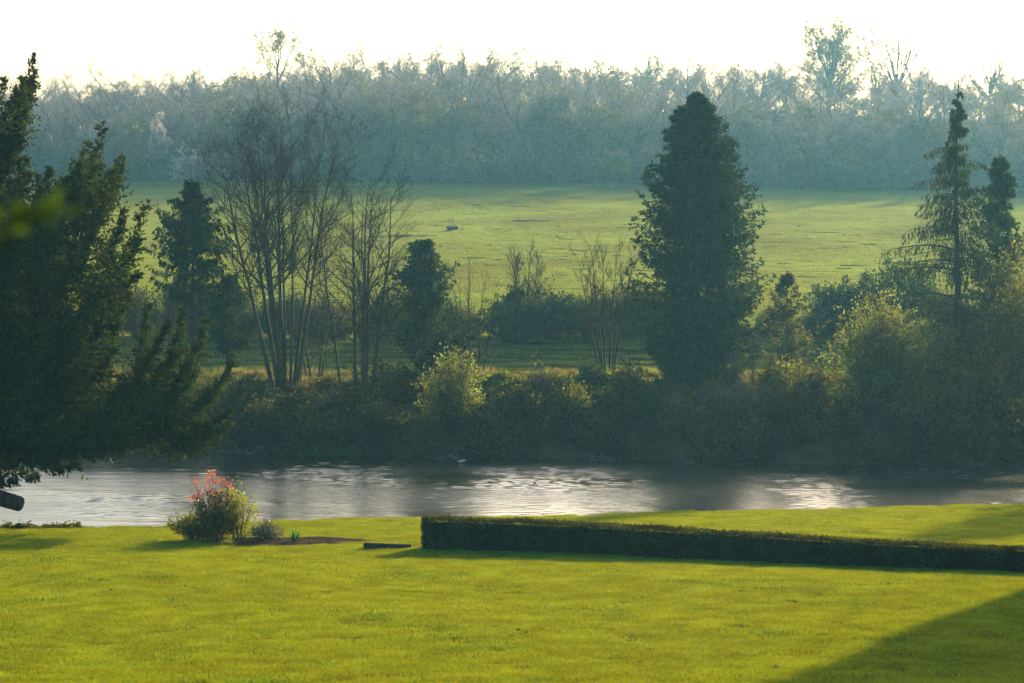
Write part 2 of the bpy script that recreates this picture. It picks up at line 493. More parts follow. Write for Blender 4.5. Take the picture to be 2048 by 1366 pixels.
def bare_tree(rng, h, stems=1, spread=.2, r0=.18, n=(11, 9, 7), ang=(.65, .75, .8), lr=(.45, .5, .5), t0=.25, up=.10,
              twig_r=.008, leaves=0, leaf=(.1, .08), wig=.07, base_r=.3, fork=0, fang=.5, fl=1.15, ft=.45, lfn=None):
    az = np.arange(stems) * 2 * PI / max(stems, 1) + rng.uniform(0, 1, stems) * 1.5
    sp = spread * rng.uniform(.3, 1.1, stems) if stems > 1 else np.full(1, spread * .3)
    d = np.stack([np.cos(az) * np.sin(sp), np.sin(az) * np.sin(sp), np.cos(sp)], 1)
    b = np.stack([np.cos(az) * base_r, np.sin(az) * base_r, np.zeros(stems) - .15], 1) * (1 if stems > 1 else 0)
    b[:, 2] = -.15
    L = h * rng.uniform(.86, 1.0, stems) * (1 - .25 * sp / max(spread, .01)) / .9
    tr, cr = MB(), MB()
    if fork:
        Pt, Rt = grow(b, d, L * ft, np.full(stems, r0) * rng.uniform(.75, 1.1, stems), 8, wig * .6, .02, rng, tip=.6)
        tr.tubes(Pt, Rt, 8)
        P0, R0 = kids(Pt, Rt, fork, .45, .99, fang, fl, 9, wig, .05, .62, rng, lfn=lambda t: .85 + .3 * t, angsd=.22)
    else:
        P0, R0 = grow(b, d, L, np.full(stems, r0) * rng.uniform(.75, 1.1, stems), 10, wig * .6, .015, rng, tip=.10)
    P1, R1 = kids(P0, R0, n[0], t0, .98, ang[0], lr[0], 7, wig, up, .62, rng, rmin=.012, lfn=lfn)
    P2, R2 = kids(P1, R1, n[1], .2, .98, ang[1], lr[1], 5, wig * 1.3, up * .7, .6, rng, rmin=twig_r)
    P3, R3 = kids(P2, R2, n[2], .15, 1.0, ang[2], lr[2], 3, wig * 1.6, up * .5, .7, rng, rmin=twig_r * .8)
    tr.tubes(P0, R0, 8); tr.tubes(P1, R1, 4)
    cr.tubes(P2, R2, 2); cr.tubes(P3, R3, 2)
    lf = None
    if leaves:
        lf = MB()
        m_ = len(P3) * leaves
        idx = np.repeat(np.arange(len(P3)), leaves)
        c, T, _ = lerp_paths(P3, R3, idx, rng.uniform(.3, 1, m_))
        lf.cards(c + rng.normal(size=(m_, 3)) * leaf[0] * .4, T + rng.normal(size=(m_, 3)) * .9,
                 leaf[0] * rng.uniform(.6, 1.4, m_), leaf[1] * rng.uniform(.6, 1.4, m_), rng)
    return tr, cr, lf

def dome_tree(rng, h, R_, base, limbs=8, r0=.16, stems=1, base_r=.8, n=(14, 11, 10), ang=(.6, .65, .75), lr=(.28, .42, .5), t0=.4, up=.04,
              twig_r=.01, wig=.06, leaves=0, leaf=(.1, .07), low=.45, s2=3):
    """tree whose limbs end on a rounded crown of radius R_ between heights base and h"""
    tr, cr = MB(), MB()
    az = (np.arange(limbs) + rng.uniform(-.35, .35, limbs)) * 2.399963
    rr = np.sqrt((np.arange(limbs) + .5) / limbs) * R_ * .86
    zt = base + (h * .93 - base) * np.sqrt(np.maximum(1 - (rr / R_) ** 2, 0)) * rng.uniform(.86, 1.0, limbs)
    T = np.column_stack([np.cos(az) * rr, np.sin(az) * rr, zt])
    if stems > 1:
        B = np.column_stack([np.cos(az) * base_r * rr / R_, np.sin(az) * base_r * rr / R_, np.full(limbs, -.15)])
        Rl = r0 * rng.uniform(.6, 1.1, limbs)
    else:
        zz_ = np.linspace(-.2, base * 1.02, 8)
        wob = rng.normal(size=2) * .01 * base
        P = np.column_stack([wob[0] * np.sin(zz_ * .5), wob[1] * np.sin(zz_ * .4), zz_]); Rd = r0 * np.linspace(1.05, .62, 8)
        tr.tubes(P, Rd, 10)
        f = rng.uniform(low, 1.0, limbs); f[np.argsort(rr)] = np.sort(f)[::-1]
        B = np.column_stack([0 * f, 0 * f, base * f]); Rl = r0 * .5 * rng.uniform(.6, 1.0, limbs)
    K = 10; s = np.linspace(0, 1, K)[None, :, None]
    M_ = B.copy(); M_[:, :2] += (T[:, :2] - B[:, :2]) * (.55 if stems == 1 else .5); M_[:, 2] += (T[:, 2] - B[:, 2]) * (.42 if stems == 1 else .52)
    P0 = B[:, None] * (1 - s) ** 2 + 2 * M_[:, None] * s * (1 - s) + T[:, None] * s ** 2
    wv = np.cumsum(rng.normal(size=(limbs, K, 3)), axis=1) * h * .0065
    P0 = P0 + wv * s * np.array([1, 1, .4]) * (wig / .06)
    R0 = Rl[:, None] * np.linspace(1, .14, K)[None]
    P1, R1 = kids(P0, R0, n[0], t0, 1.0, ang[0], lr[0], 7, wig * 1.2, up, .6, rng, rmin=twig_r * 1.4, lfn=lambda t: 1.1 - .45 * t)
    P2, R2 = kids(P1, R1, n[1], .2, 1.0, ang[1], lr[1], 5, wig * 1.6, up * .6, .6, rng, rmin=twig_r)
    P3, R3 = kids(P2, R2, n[2], .15, 1.0, ang[2], lr[2], 3, wig * 2, up * .4, .7, rng, rmin=twig_r * .8)
    tr.tubes(P0, R0, 8); tr.tubes(P1, R1, 4)
    cr.tubes(P2, R2, s2); cr.tubes(P3, R3, 2)
    lf = None
    if leaves:
        lf = MB(); m_ = len(P3) * leaves; idx = np.repeat(np.arange(len(P3)), leaves)
        c, Tn, _ = lerp_paths(P3, R3, idx, rng.uniform(.3, 1, m_))
        lf.cards(c + rng.normal(size=(m_, 3)) * leaf[0] * .4, Tn + rng.normal(size=(m_, 3)) * .9, leaf[0] * rng.uniform(.6, 1.4, m_), leaf[1] * rng.uniform(.6, 1.4, m_), rng)
    return tr, cr, lf

def plumes(mb, wood, B, T, Rb, rng, nsec=30, ncard=8, L=.28, W=.09, droop=0.0, bend=.18, ang=.75, taper=.7, rad=.03, spread=.55):
    """feathery conifer sprays: N axes from B to T, side sprays shrinking towards the tip, needle cards along them"""
    B = np.asarray(B, float); T = np.asarray(T, float); n = len(B); K = 6
    s = np.linspace(0, 1, K)[None, :, None]
    ax = T - B; ln = np.linalg.norm(ax, axis=1)
    sag = np.zeros((n, 1, 3)); sag[:, 0, 2] = -ln * bend
    P = B[:, None] + ax[:, None] * s + sag * (4 * s * (1 - s)) + rng.normal(size=(n, K, 3)) * (ln * .02)[:, None, None] * s
    Rd = np.maximum(ln * rad, .012)[:, None] * np.linspace(1, .15, K)[None]
    if wood is not None: wood.tubes(P, Rd, 4)
    idx = np.repeat(np.arange(n), nsec); m_ = len(idx)
    t = np.tile((np.arange(nsec) + .5) / nsec, n) + rng.normal(size=m_) * .02
    t = np.clip(.04 + t * .97, 0, 1)
    base, Tn, r = lerp_paths(P, Rd, idx, t)
    a = rng.normal(ang, .2, m_)[:, None]
    pp = norm(np.cross(Tn, rdir(rng, m_)))
    d = np.cos(a) * Tn + np.sin(a) * pp
    SL = Rb[idx] * ((1 - t) ** taper * rng.uniform(.45, 1.2, m_)) + L * .8
    P2, R2 = grow(base, d, SL, np.full(m_, .008), 3, .12, -droop, rng)
    j = np.repeat(np.arange(m_), ncard); q = len(j)
    tt = np.tile((np.arange(ncard) + .5) / ncard, m_) + rng.uniform(-.08, .08, q)
    c, Tc, _ = lerp_paths(P2, R2, j, np.clip(tt, 0, 1))
    dd = norm(Tc + rng.normal(size=(q, 3)) * spread + np.array([0, 0, -droop * 1.6]))
    mb.cards(c, dd, L * rng.uniform(.6, 1.3, q), W * rng.uniform(.6, 1.4, q), rng)

def bush(rng, rx, ry, h, stems=60, leaves=3000, L=.12, W=.06, stem_r=.012, inner=.35, sub=4, shape=.8, spike=0.0, topz=.15):
    """many stems fanning into a dome; leaves along the outer lengths"""
    u = rng.uniform(0, 1, stems); az = rng.uniform(0, 2 * PI, stems)
    r = np.sqrt(u); zt = (1 - r ** 2) ** .5 * (1 - topz) + topz
    k = rng.uniform(.72, 1.06, stems)
    tip = np.stack([r * np.cos(az) * rx * k, r * np.sin(az) * ry * k, zt * h * k], 1)
    base = tip * np.array([.16, .16, 0]) + np.array([0, 0, -.1])
    K = 6; s = np.linspace(0, 1, K)[None, :, None]
    mid = (base + tip) / 2 + np.stack([-tip[:, 0] * .12, -tip[:, 1] * .12, h * .16 * np.ones(stems)], 1)
    P = base[:, None] * (1 - s) ** 2 + 2 * mid[:, None] * s * (1 - s) + tip[:, None] * s ** 2
    P += rng.normal(size=P.shape) * h * .012 * s
    Rd = np.full(stems, stem_r)[:, None] * np.linspace(1, .2, K)[None]
    P2, R2 = kids(P, Rd, sub, inner, 1.0, .6, .30, 4, .12, .06, .6, rng, rmin=.004)
    st = MB(); st.tubes(P, Rd, 4); st.tubes(P2, R2, 2)
    A = P2
    idx = rng.integers(0, len(A), leaves)
    c, T, _ = lerp_paths(A, R2, idx, rng.uniform(.1, 1, leaves))
    lf = MB()
    c = c + rng.normal(size=(leaves, 3)) * L * .6
    c[:, 2] = np.maximum(c[:, 2], .02)
    lf.cards(c, T + rng.normal(size=(leaves, 3)) * .7, L * rng.uniform(.5, 1.4, leaves), W * rng.uniform(.6, 1.4, leaves), rng)
    return st, lf

def scatter(name, pts, rot, scl, idx, templates, label=None, cat=None):
    """stuff: template meshes instanced on points with geometry nodes"""
    me = bpy.data.meshes.new(name)
    me.from_pydata([tuple(p) for p in pts], [], [])
    for nm, ty, da in (('rot', 'FLOAT_VECTOR', rot), ('scl', 'FLOAT_VECTOR', scl), ('idx', 'INT', idx)):
        a = me.attributes.new(nm, ty, 'POINT')
        a.data.foreach_set('vector' if ty == 'FLOAT_VECTOR' else 'value', np.asarray(da).astype(np.float32 if ty != 'INT' else np.int32).ravel())
    o = bpy.data.objects.new(name, me); COL.objects.link(o)
    ng = bpy.data.node_groups.new(name + ' scatter', 'GeometryNodeTree')
    ng.interface.new_socket('Geometry', in_out='INPUT', socket_type='NodeSocketGeometry')
    ng.interface.new_socket('Geometry', in_out='OUTPUT', socket_type='NodeSocketGeometry')
    N, L = ng.nodes, ng.links
    gi = N.new('NodeGroupInput'); go = N.new('NodeGroupOutput')
    ip = N.new('GeometryNodeInstanceOnPoints')
    jn = N.new('GeometryNodeJoinGeometry')
    for t in reversed(templates):
        oi = N.new('GeometryNodeObjectInfo'); oi.inputs['Object'].default_value = t; oi.inputs['As Instance'].default_value = True
        L.new(oi.outputs['Geometry'], jn.inputs[0])
    def attr(nm, ty):
        a = N.new('GeometryNodeInputNamedAttribute'); a.data_type = ty; a.inputs['Name'].default_value = nm
        return a.outputs['Attribute']
    L.new(gi.outputs[0], ip.inputs['Points']); L.new(jn.outputs[0], ip.inputs['Instance'])
    ip.inputs['Pick Instance'].default_value = True
    L.new(attr('idx', 'INT'), ip.inputs['Instance Index'])
    L.new(attr('rot', 'FLOAT_VECTOR'), ip.inputs['Rotation'])
    L.new(attr('scl', 'FLOAT_VECTOR'), ip.inputs['Scale'])
    L.new(ip.outputs[0], go.inputs[0])
    md = o.modifiers.new('scatter', 'NODES'); md.node_group = ng
    return tag(o, label, cat, kind='stuff')

def template(name, mb, mat):
    return bpy.data.objects.new(name, mb.mesh(name, mat))     # not linked: only a source for scatter()

# ------------------------------------------------------------------ lawn and field grass
def grass_patch(rng, size, n, h, w, lean=.45):
    c = np.stack([rng.uniform(-size / 2, size / 2, n), rng.uniform(-size / 2, size / 2, n), np.zeros(n) - .01], 1)
    az = rng.uniform(0, 2 * PI, n); hh = h * rng.uniform(.5, 1.2, n); ww = w * rng.uniform(.6, 1.3, n) / 2
    side = np.stack([np.cos(az), np.sin(az), 0 * az], 1)
    ln = rng.normal(size=(n, 3)) * lean * hh[:, None]; ln[:, 2] = hh
    V = np.stack([c - side * ww[:, None], c + side * ww[:, None], c + ln], 1)
    mb = MB(); mb.add(V, None, np.arange(3 * n).reshape(n, 3))
    return mb

rng = np.random.default_rng(5)
lawn_t = [template('grass_patch', grass_patch(rng, 1.25, 2300, .05, .011), M['grass']),
          template('grass_patch', grass_patch(rng, 1.25, 2300, .065, .011, .7), M['grass'])]
def grid_pts(y0, y1, step, marg, rng):
    out = []
    for y in np.arange(y0, y1, step):
        w = .2126 * y * marg + 2
        x = np.arange(-w, w, step)
        out.append(np.stack([x + rng.uniform(-.6, .6, len(x)) * step, y + rng.uniform(-.6, .6, len(x)) * step], 1))
    return np.concatenate(out)
p = grid_pts(32, 102, .68, 1.22, rng)
p = p[p[:, 1] < edge_near(p[:, 0]) - .1]
zz = gz(p[:, 0], p[:, 1])
n_ = len(p)
bump = .5 + .5 * np.sin(p[:, 0] * 1.9 + 2 * np.sin(p[:, 1] * .7)) * np.sin(p[:, 1] * 1.3 + p[:, 0] * .4)
hs = (.75 + .3 * bump) * rng.uniform(.75, 1.15, n_)
scatter('lawn_grass', np.column_stack([p, zz]), np.column_stack([np.full(n_, .064 * -1), np.zeros(n_), rng.uniform(0, 2 * PI, n_)]) * [0, 0, 1],
        np.column_stack([np.ones(n_), np.ones(n_), hs]), rng.integers(0, 2, n_), lawn_t,
        'short mown yellow green grass of the lawn', 'grass')
field_t = [template('field_patch', grass_patch(rng, 3.2, 1500, .15, .05), M['meadow']),
           template('field_patch', grass_patch(rng, 3.2, 1100, .20, .06, .7), M['meadow'])]
p = grid_pts(140, 432, 1.75, 1.15, rng)
p = p[(p[:, 1] < edge_wood(p[:, 0]) + 2) & (p[:, 1] > edge_far(p[:, 0]) + 8)]
zz = gz(p[:, 0], p[:, 1]); n_ = len(p)
hs = rng.uniform(.7, 1.1, n_)
scatter('field_grass', np.column_stack([p, zz]), np.column_stack([np.zeros(n_), np.zeros(n_), rng.uniform(0, 2 * PI, n_)]),
        np.column_stack([np.ones(n_), np.ones(n_), hs]), rng.integers(0, 2, n_), field_t,
        'rough sunlit pasture grass of the rising field', 'grass')

# ------------------------------------------------------------------ the far wood
def tree_parts(root, tr, cr, lf, bark, twig, leaf):
    tr.build('trunk', bark, root)
    cr.build('crown', twig, root)
    if lf is not None: lf.build('foliage', leaf, root)

rng = np.random.default_rng(11)
WG = 'bare trees of the far wood'
protos = {}
def proto(key, name, label, cat, group, args, mats):
    lst = []
    for k in range(args.pop('variants', 2)):
        root = thing(name, (0, 0, 0), label, cat, group)
        tr, cr, lf = bare_tree(rng, **args)
        tree_parts(root, tr, cr, lf, *mats)
        lst.append([root, False])
    protos[key] = lst
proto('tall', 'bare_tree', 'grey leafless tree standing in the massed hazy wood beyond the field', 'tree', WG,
      dict(variants=3, h=17, r0=.30, fork=5, fang=.42, fl=1.2, ft=.46, n=(12, 10, 9), twig_r=.018, ang=(.65, .7, .8), lr=(.42, .5, .55), t0=.2, up=.045, wig=.12, leaves=1, leaf=(.10, .06)), (M['bark'], M['haze_twig'], M['glow_bud']))
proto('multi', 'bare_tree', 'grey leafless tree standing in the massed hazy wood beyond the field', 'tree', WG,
      dict(variants=2, h=17, stems=2, spread=.22, r0=.2, fork=4, fang=.40, fl=1.3, ft=.42, n=(11, 9, 9), twig_r=.018, ang=(.6, .7, .8), lr=(.42, .5, .55), t0=.2, up=.045, wig=.12, leaves=1, leaf=(.10, .06)), (M['bark'], M['haze_twig'], M['glow_bud']))
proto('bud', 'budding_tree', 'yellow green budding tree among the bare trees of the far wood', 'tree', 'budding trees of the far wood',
      dict(variants=3, h=15, r0=.24, fork=6, fang=.62, fl=1.2, ft=.42, n=(11, 9, 8), twig_r=.016, ang=(.7, .8, .8), lr=(.42, .5, .5), t0=.15, up=.06, wig=.1, leaves=1, leaf=(.22, .14)), (M['bark'], M['haze_twig'], M['bud']))
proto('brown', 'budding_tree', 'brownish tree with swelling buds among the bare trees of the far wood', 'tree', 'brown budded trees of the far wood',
      dict(variants=2, h=15, r0=.24, fork=6, fang=.5, fl=1.2, ft=.44, n=(11, 9, 8), twig_r=.016, ang=(.65, .8, .8), lr=(.42, .5, .5), t0=.15, up=.06, wig=.1, leaves=1, leaf=(.16, .11)), (M['bark'], M['haze_twig'], M['brown_bud']))
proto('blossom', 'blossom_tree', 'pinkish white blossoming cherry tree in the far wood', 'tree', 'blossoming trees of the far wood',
      dict(variants=1, h=13, r0=.2, fork=6, fang=.45, fl=1.4, ft=.38, n=(10, 7, 6), twig_r=.018, ang=(.5, .7, .8), lr=(.32, .5, .5), t0=.1, up=.12, leaves=2, leaf=(.26, .18)), (M['bark'], M['haze_twig'], M['blossom']))
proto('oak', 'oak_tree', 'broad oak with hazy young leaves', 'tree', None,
      dict(variants=1, h=15, r0=.5, fork=9, fang=.85, fl=1.35, ft=.40, n=(11, 9, 8), twig_r=.022, ang=(.75, .8, .85), lr=(.42, .5, .5), t0=.15, up=.06, wig=.16, leaves=2, leaf=(.30, .2)), (M['bark'], M['haze_twig'], M['oakleaf']))
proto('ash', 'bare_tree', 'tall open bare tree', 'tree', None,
      dict(variants=2, h=16, r0=.42, fork=6, fang=.50, fl=1.35, ft=.42, n=(9, 7, 7), twig_r=.022, ang=(.6, .7, .8), lr=(.36, .45, .5), t0=.25, up=.07, wig=.12), (M['bark'], M['haze_twig'], None))

def place(key, x, y, h_scale, label=None, k=None, rz=None, wx=1.0, sink=.2):
    lst = protos[key]
    k = int(rng.integers(0, len(lst))) if k is None else k
    rz = rng.uniform(0, 2 * PI) if rz is None else rz
    loc = (x, y, gz1(x, y) - sink)
    sc = (h_scale * wx, h_scale * wx, h_scale)
    root, used = lst[k]
    if not used:
        lst[k][1] = True
        root.location = loc; root.rotation_euler = (0, 0, rz); root.scale = sc
        if label: root['label'] = label
        return root
    c = copy_thing(root, loc, label, rz, sc)
    return c

def top_scale(px, py, D, h):
    """scale so that a tree of height h at depth D tops out at photo row py"""
    q = at(px, py, D)
    return (q.z - gz1(q.x, D)) / h, q.x

rows = [(4, 7.0), (14, 7.2), (26, 7.6), (42, 8.0), (62, 8.6), (86, 9.0), (112, 9.0), (140, 8.5), (168, 8.5), (196, 7.5), (214, 8.0)]
for off, step in rows:
    D = 418 + off
    w = .2126 * D * 1.10
    for x in np.arange(-w, w, step):
        x = x + rng.uniform(-.4, .4) * step
        y = float(edge_wood(x)) + off + rng.uniform(-.3, .3) * 8
        u = rng.uniform()
        key = 'tall' if u < .42 else 'multi' if u < .62 else 'bud' if u < .84 else 'brown' if u < .985 else 'blossom'
        t_ = place(key, x, y, rng.uniform(.78, 1.05) * (1 + .22 * math.exp(-((x / D * 4817 + 124) / 480) ** 2) - (.0 if off < 90 else .05)), wx=rng.uniform(1.3, 1.75))
        if off < 10 and key in ('tall', 'multi'):
            t_['label'] = 'grey leafless tree in the front row of the far wood where it meets the field'; t_['group'] = 'front row of the far wood'
        elif key in ('tall', 'multi'):
            t_['label'] = 'grey leafless tree standing deeper in the massed hazy wood behind its front row'; t_['group'] = WG

# trees that stand out of the wood, each where the photograph has it
def special(key, px, py, D, hnom, label, name=None, cat=None, wx=1.0, k=None, rz=0.0):
    sc, x = top_scale(px, py, D, hnom)
    o = place(key, x, D, sc, label, k=k, rz=rz, wx=wx)
    if name: o.name = name
    if 'group' in o: del o['group']
    return o
def skyline(name, px, D, top, half, base_py, label, seed, leafm=None, **k):
    g = np.random.default_rng(seed)
    x = at(px, 300, D).x; z = gz1(x, D) - .2
    root = thing(name, (x, D, z), label, 'tree')
    tr, cr, lf = dome_tree(g, at(px, top, D).z - z, half * D / 4817.0, at(px, base_py, D).z - z, s2=2, **k)
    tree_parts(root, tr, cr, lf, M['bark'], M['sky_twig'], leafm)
    return root
skyline('oak_tree', 1660, 556, 22, 88, 150, 'broad round oak with hazy young leaves rising above the skyline of the wood', 3, M['oakleaf'],
        limbs=20, r0=.50, n=(10, 8, 8), lr=(.42, .48, .5), ang=(.75, .75, .8), t0=.22, wig=.11, twig_r=.030, leaves=1, leaf=(.36, .22), low=.55)
skyline('bare_tree', 1792, 545, 12, 80, 150, 'tall bare tree with upswept limbs standing against the white sky beside the oak', 5,
        limbs=15, r0=.50, n=(10, 8, 8), lr=(.40, .48, .5), ang=(.7, .75, .8), t0=.3, wig=.09, twig_r=.030, low=.55)
skyline('bare_tree', 1978, 560, 78, 78, 165, 'wide bare tree crown on the skyline above the sparse larch', 7,
        limbs=15, r0=.45, n=(10, 8, 8), lr=(.42, .48, .5), ang=(.75, .75, .8), t0=.25, wig=.1, twig_r=.028, low=.55)
skyline('budding_tree', 556, 520, 36, 58, 135, 'tall spindly tree with sparse buds standing high above the left of the wood', 9, M['oakleaf'],
        limbs=10, r0=.38, n=(7, 6, 5), lr=(.34, .45, .5), t0=.45, wig=.09, twig_r=.030, leaves=1, leaf=(.36, .25), low=.4)
special('bud', 905, 62, 600, 16, 'budding tree with a feathery top poking above the middle of the wood', k=1, wx=.7)
special('tall', 390, 96, 560, 18, 'thin bare tree poking out of the skyline left of the spindly tall tree', k=1, wx=.5)
special('blossom', 1128, 150, 432, 13, 'tall blossoming cherry tree pale pink among the grey trees above the field feeder', wx=.75)
special('blossom', 1600, 165, 445, 13, 'blossoming cherry tree pale white below the round oak', rz=1.4, wx=.7)
special('blossom', 305, 222, 424, 13, 'small blossoming tree glowing pale pink above the dark far hedge', rz=2.2, wx=.95)
special('bud', 240, 238, 426, 16, 'small golden budding tree beside the pale pink blossoming tree', k=0, wx=1.3)
special('bud', 150, 268, 430, 16, 'low golden budding tree seen just past the yew spire', k=2, wx=1.5)

# ------------------------------------------------------------------ undergrowth along the edge of the wood
rng = np.random.default_rng(21)
M['thicket'] = leaf_mat('haze pale thicket leaves', (.14, .16, .14), (.18, .19, .13), tw=.4, var=.4, wscale=.15)  # haze over the foot of the wood is put into these pale leaves
M['round_bush'] = leaf_mat('far bush leaves', (.07, .13, .03), (.18, .22, .04), tw=.5, var=.4, wscale=.3)
tt = []
for k in range(3):
    st, lf = bush(rng, 3.0, 2.6, 3.6, 70, 1500, .5, .32, .03, sub=4)
    a = MB(); a.v, a.q, a.qs, a.n = st.v + lf.v, [], [], 0
    st2 = MB()
    off = 0
    for part in (st, lf):
        V = np.concatenate(part.v); Q = np.concatenate(part.q)
        st2.add(V, Q)
    tt.append(template('thicket_clump', st2, M['thicket']))
pts = []
for off in (-1.5, 1.5, 5, 9):
    x = np.arange(-112, 112, 2.6) + rng.uniform(-1, 1, len(np.arange(-112, 112, 2.6)))
    pts.append(np.column_stack([x, edge_wood(x) + off + rng.uniform(-1.2, 1.2, len(x))]))
p = np.concatenate(pts); n_ = len(p); sc = rng.uniform(.55, 1.25, n_) * np.where(p[:, 0] < -45, 1.15, 1.0)
scatter('thicket', np.column_stack([p, gz(p[:, 0], p[:, 1])]), np.column_stack([np.zeros(n_), np.zeros(n_), rng.uniform(0, 6.28, n_)]),
        np.column_stack([sc, sc, sc * rng.uniform(.7, 1.3, n_)]), rng.integers(0, 3, n_), tt, 'dark scrubby thicket along the foot of the far wood', 'undergrowth')

def bush_thing(name, loc, label, cat, rx, ry, h, leafm, stemm, group=None, rng=rng, **k):
    root = thing(name, loc, label, cat, group)
    st, lf = bush(rng, rx, ry, h, **k)
    st.build('stems', stemm, root); lf.build('foliage', leafm, root)
    return root
def on_ground(px, D, dz=0.0):
    x = at(px, 700, D).x
    return (x, D, gz1(x, D) + dz)
bush_thing('round_bush', on_ground(1222, 398), 'round fresh green bush at the foot of the far wood', 'bush', 3.6, 3.0, 5.2, M['round_bush'], M['haze_twig'], stems=70, leaves=2600, L=.5, W=.34)
bush_thing('hawthorn_bush', on_ground(385, 414), 'white flowering hawthorn at the top of the dark far hedge', 'bush', 4.4, 2.6, 7.0, M['blossom'], M['haze_twig'], stems=60, leaves=600, L=.30, W=.22, inner=.7)

# ------------------------------------------------------------------ feeder out in the field
def feeder():
    p = at(905, 455, 298)
    x = p.x; z = gz1(x, 298)
    root = thing('cattle_feeder', (x, 298, z), 'blue grey tub shaped feeder with a thin upright post out in the field', 'feeder')
    K = 24; an = np.arange(K) * 2 * PI / K
    prof = [(.56, 0), (.62, .05), (.78, .55), (.80, .60), (.74, .60), (.70, .52), (.55, .12), (.0, .12)]
    V = np.concatenate([np.stack([np.cos(an) * r, np.sin(an) * r, np.full(K, zz_)], 1) for r, zz_ in prof])
    Q = [(a * K + j, a * K + (j + 1) % K, (a + 1) * K + (j + 1) % K, (a + 1) * K + j) for a in range(len(prof) - 1) for j in range(K)]
    mb = MB(); mb.add(V, Q, sm=True); mb.build('tub', plain_mat('feeder paint', (.035, .05, .08), .6), root)
    mb = MB(); mb.tubes([(0, 0, .1), (.01, 0, .9), (.02, 0, 1.85)], [.07, .06, .05], 8); mb.build('post', plain_mat('feeder post', (.10, .10, .11), .5), root)
    wm = plain_mat('white rim glint', (.8, .8, .78), .35)
    for sx in (-1, 1):
        mb = MB(); mb.box(sx * .78 - .07, -.1, .52, sx * .78 + .07, .1, .68); mb.build('rim_glint', wm, root)  # white boxes that stand for bright glints on the tub rim
feeder()
mb = MB()
for px, D, w in ((1052, 312, 4.2), (800, 288, 5.0)):
    q = at(px, 430, D); K = 28
    an = np.arange(K) * 2 * PI / K; r = w * (.8 + .2 * np.sin(an * 3 + px) + .1 * np.sin(an * 7))
    X = q.x + np.cos(an) * r * .95; Y = D + np.sin(an) * r * .8
    V = np.column_stack([np.append(X, q.x), np.append(Y, D), np.append(gz(X, Y) + .13, gz1(q.x, D) + .24)])
    mb.add(V, None, [(K, j, (j + 1) % K) for j in range(K)])
tag(mb.build('bare_earth', M['bed_soil']), kind='structure')

# ------------------------------------------------------------------ trees of the far bank
rng = np.random.default_rng(31)
M['bark_bank'] = bark_mat('bank tree bark', (.030, .030, .016), (.075, .065, .035), 4)
def hero(name, px, D, top, label, cat='tree', seed=1, leafm=None, twig='twig', bark='bark_bank', **k):
    g = np.random.default_rng(seed)
    x, y, z = on_ground(px, D)
    h = at(px, top, D).z - z
    root = thing(name, (x, y, z), label, cat)
    tr, cr, lf = bare_tree(g, h, **k)
    tree_parts(root, tr, cr, lf, M[bark], M[twig], leafm)
    return root
hero('sapling', 945, 143, 485, 'clump of thin upright leafless saplings behind the round yellow green bush', seed=15, stems=7, spread=.13, r0=.06, base_r=.6,
     n=(14, 6, 5), ang=(.5, .6, .7), lr=(.24, .5, .5), t0=.15, up=.12, twig_r=.007)
hero('sapling', 300, 150, 430, 'thin pale leafless saplings between the yew and the small weeping cypress', seed=22, stems=7, spread=.16, r0=.05, base_r=1.2,
     n=(13, 7, 5), ang=(.5, .6, .7), lr=(.24, .5, .5), t0=.15, up=.12, twig_r=.007)
hero('bare_tree', 835, 146, 600, 'slender leafless tree half hidden behind the ivy clad tree', seed=25, stems=4, spread=.5, r0=.07, base_r=.3,
     n=(14, 8, 6), ang=(.6, .7, .7), lr=(.4, .5, .5), t0=.2, up=.08, twig_r=.008)
hero('bare_tree', 630, 143, 560, 'thin leaning leafless tree between the largest bare tree and the straight trunked one', seed=27, stems=4, spread=.42, r0=.07, base_r=.5,
     n=(13, 8, 6), ang=(.7, .7, .7), lr=(.4, .5, .5), t0=.15, up=.06, twig_r=.008)
hero('sapling', 1510, 137, 640, 'grey leafless sapling clump in front of the foot of the biggest dark conifer', seed=29, stems=7, spread=.35, r0=.045, base_r=.9,
     n=(13, 8, 6), ang=(.6, .7, .7), lr=(.36, .5, .5), t0=.1, up=.08, twig_r=.008, twig='dead_stem')
hero('sapling', 1790, 133, 690, 'upright leafless stems standing at the water in front of the willow bush', seed=33, stems=9, spread=.25, r0=.04, base_r=1.3,
     n=(10, 7, 5), ang=(.5, .7, .7), lr=(.30, .5, .5), t0=.1, up=.08, twig_r=.008, twig='dead_stem')

def dome(name, px, D, top, half, base_py, label, seed, twig='dark_twig', **k):
    g = np.random.default_rng(seed)
    x, y, z = on_ground(px, D)
    root = thing(name, (x, y, z), label, 'tree')
    tr, cr, lf = dome_tree(g, at(px, top, D).z - z, half * D / 4817.0, at(px, base_py, D).z - z, **k)
    tree_parts(root, tr, cr, lf, M['bark_bank'], M[twig], None)
    return root
dome('bare_tree', 574, 140, 190, 178, 395, 'largest bare tree on the far bank with many upright stems and a wide rounded crown', 6, stems=2, limbs=13, r0=.135, base_r=.95,
     n=(17, 13, 11), lr=(.30, .46, .5), ang=(.75, .7, .75), t0=.38, twig_r=.0085, wig=.06)
dome('bare_tree', 716, 139, 325, 105, 480, 'bare tree with straight trunks on the bank right of the largest bare tree', 10, stems=2, limbs=6, r0=.13, base_r=1.3,
     n=(18, 12, 10), lr=(.32, .44, .5), ang=(.8, .7, .75), t0=.22, twig_r=.009, wig=.06)
dome('bare_tree', 1214, 141, 466, 82, 590, 'small open bare tree on the bank just left of the big dark conifer', 12, stems=2, limbs=7, r0=.09, base_r=.5,
     n=(13, 8, 7), lr=(.24, .44, .5), t0=.35, twig_r=.010, wig=.05)
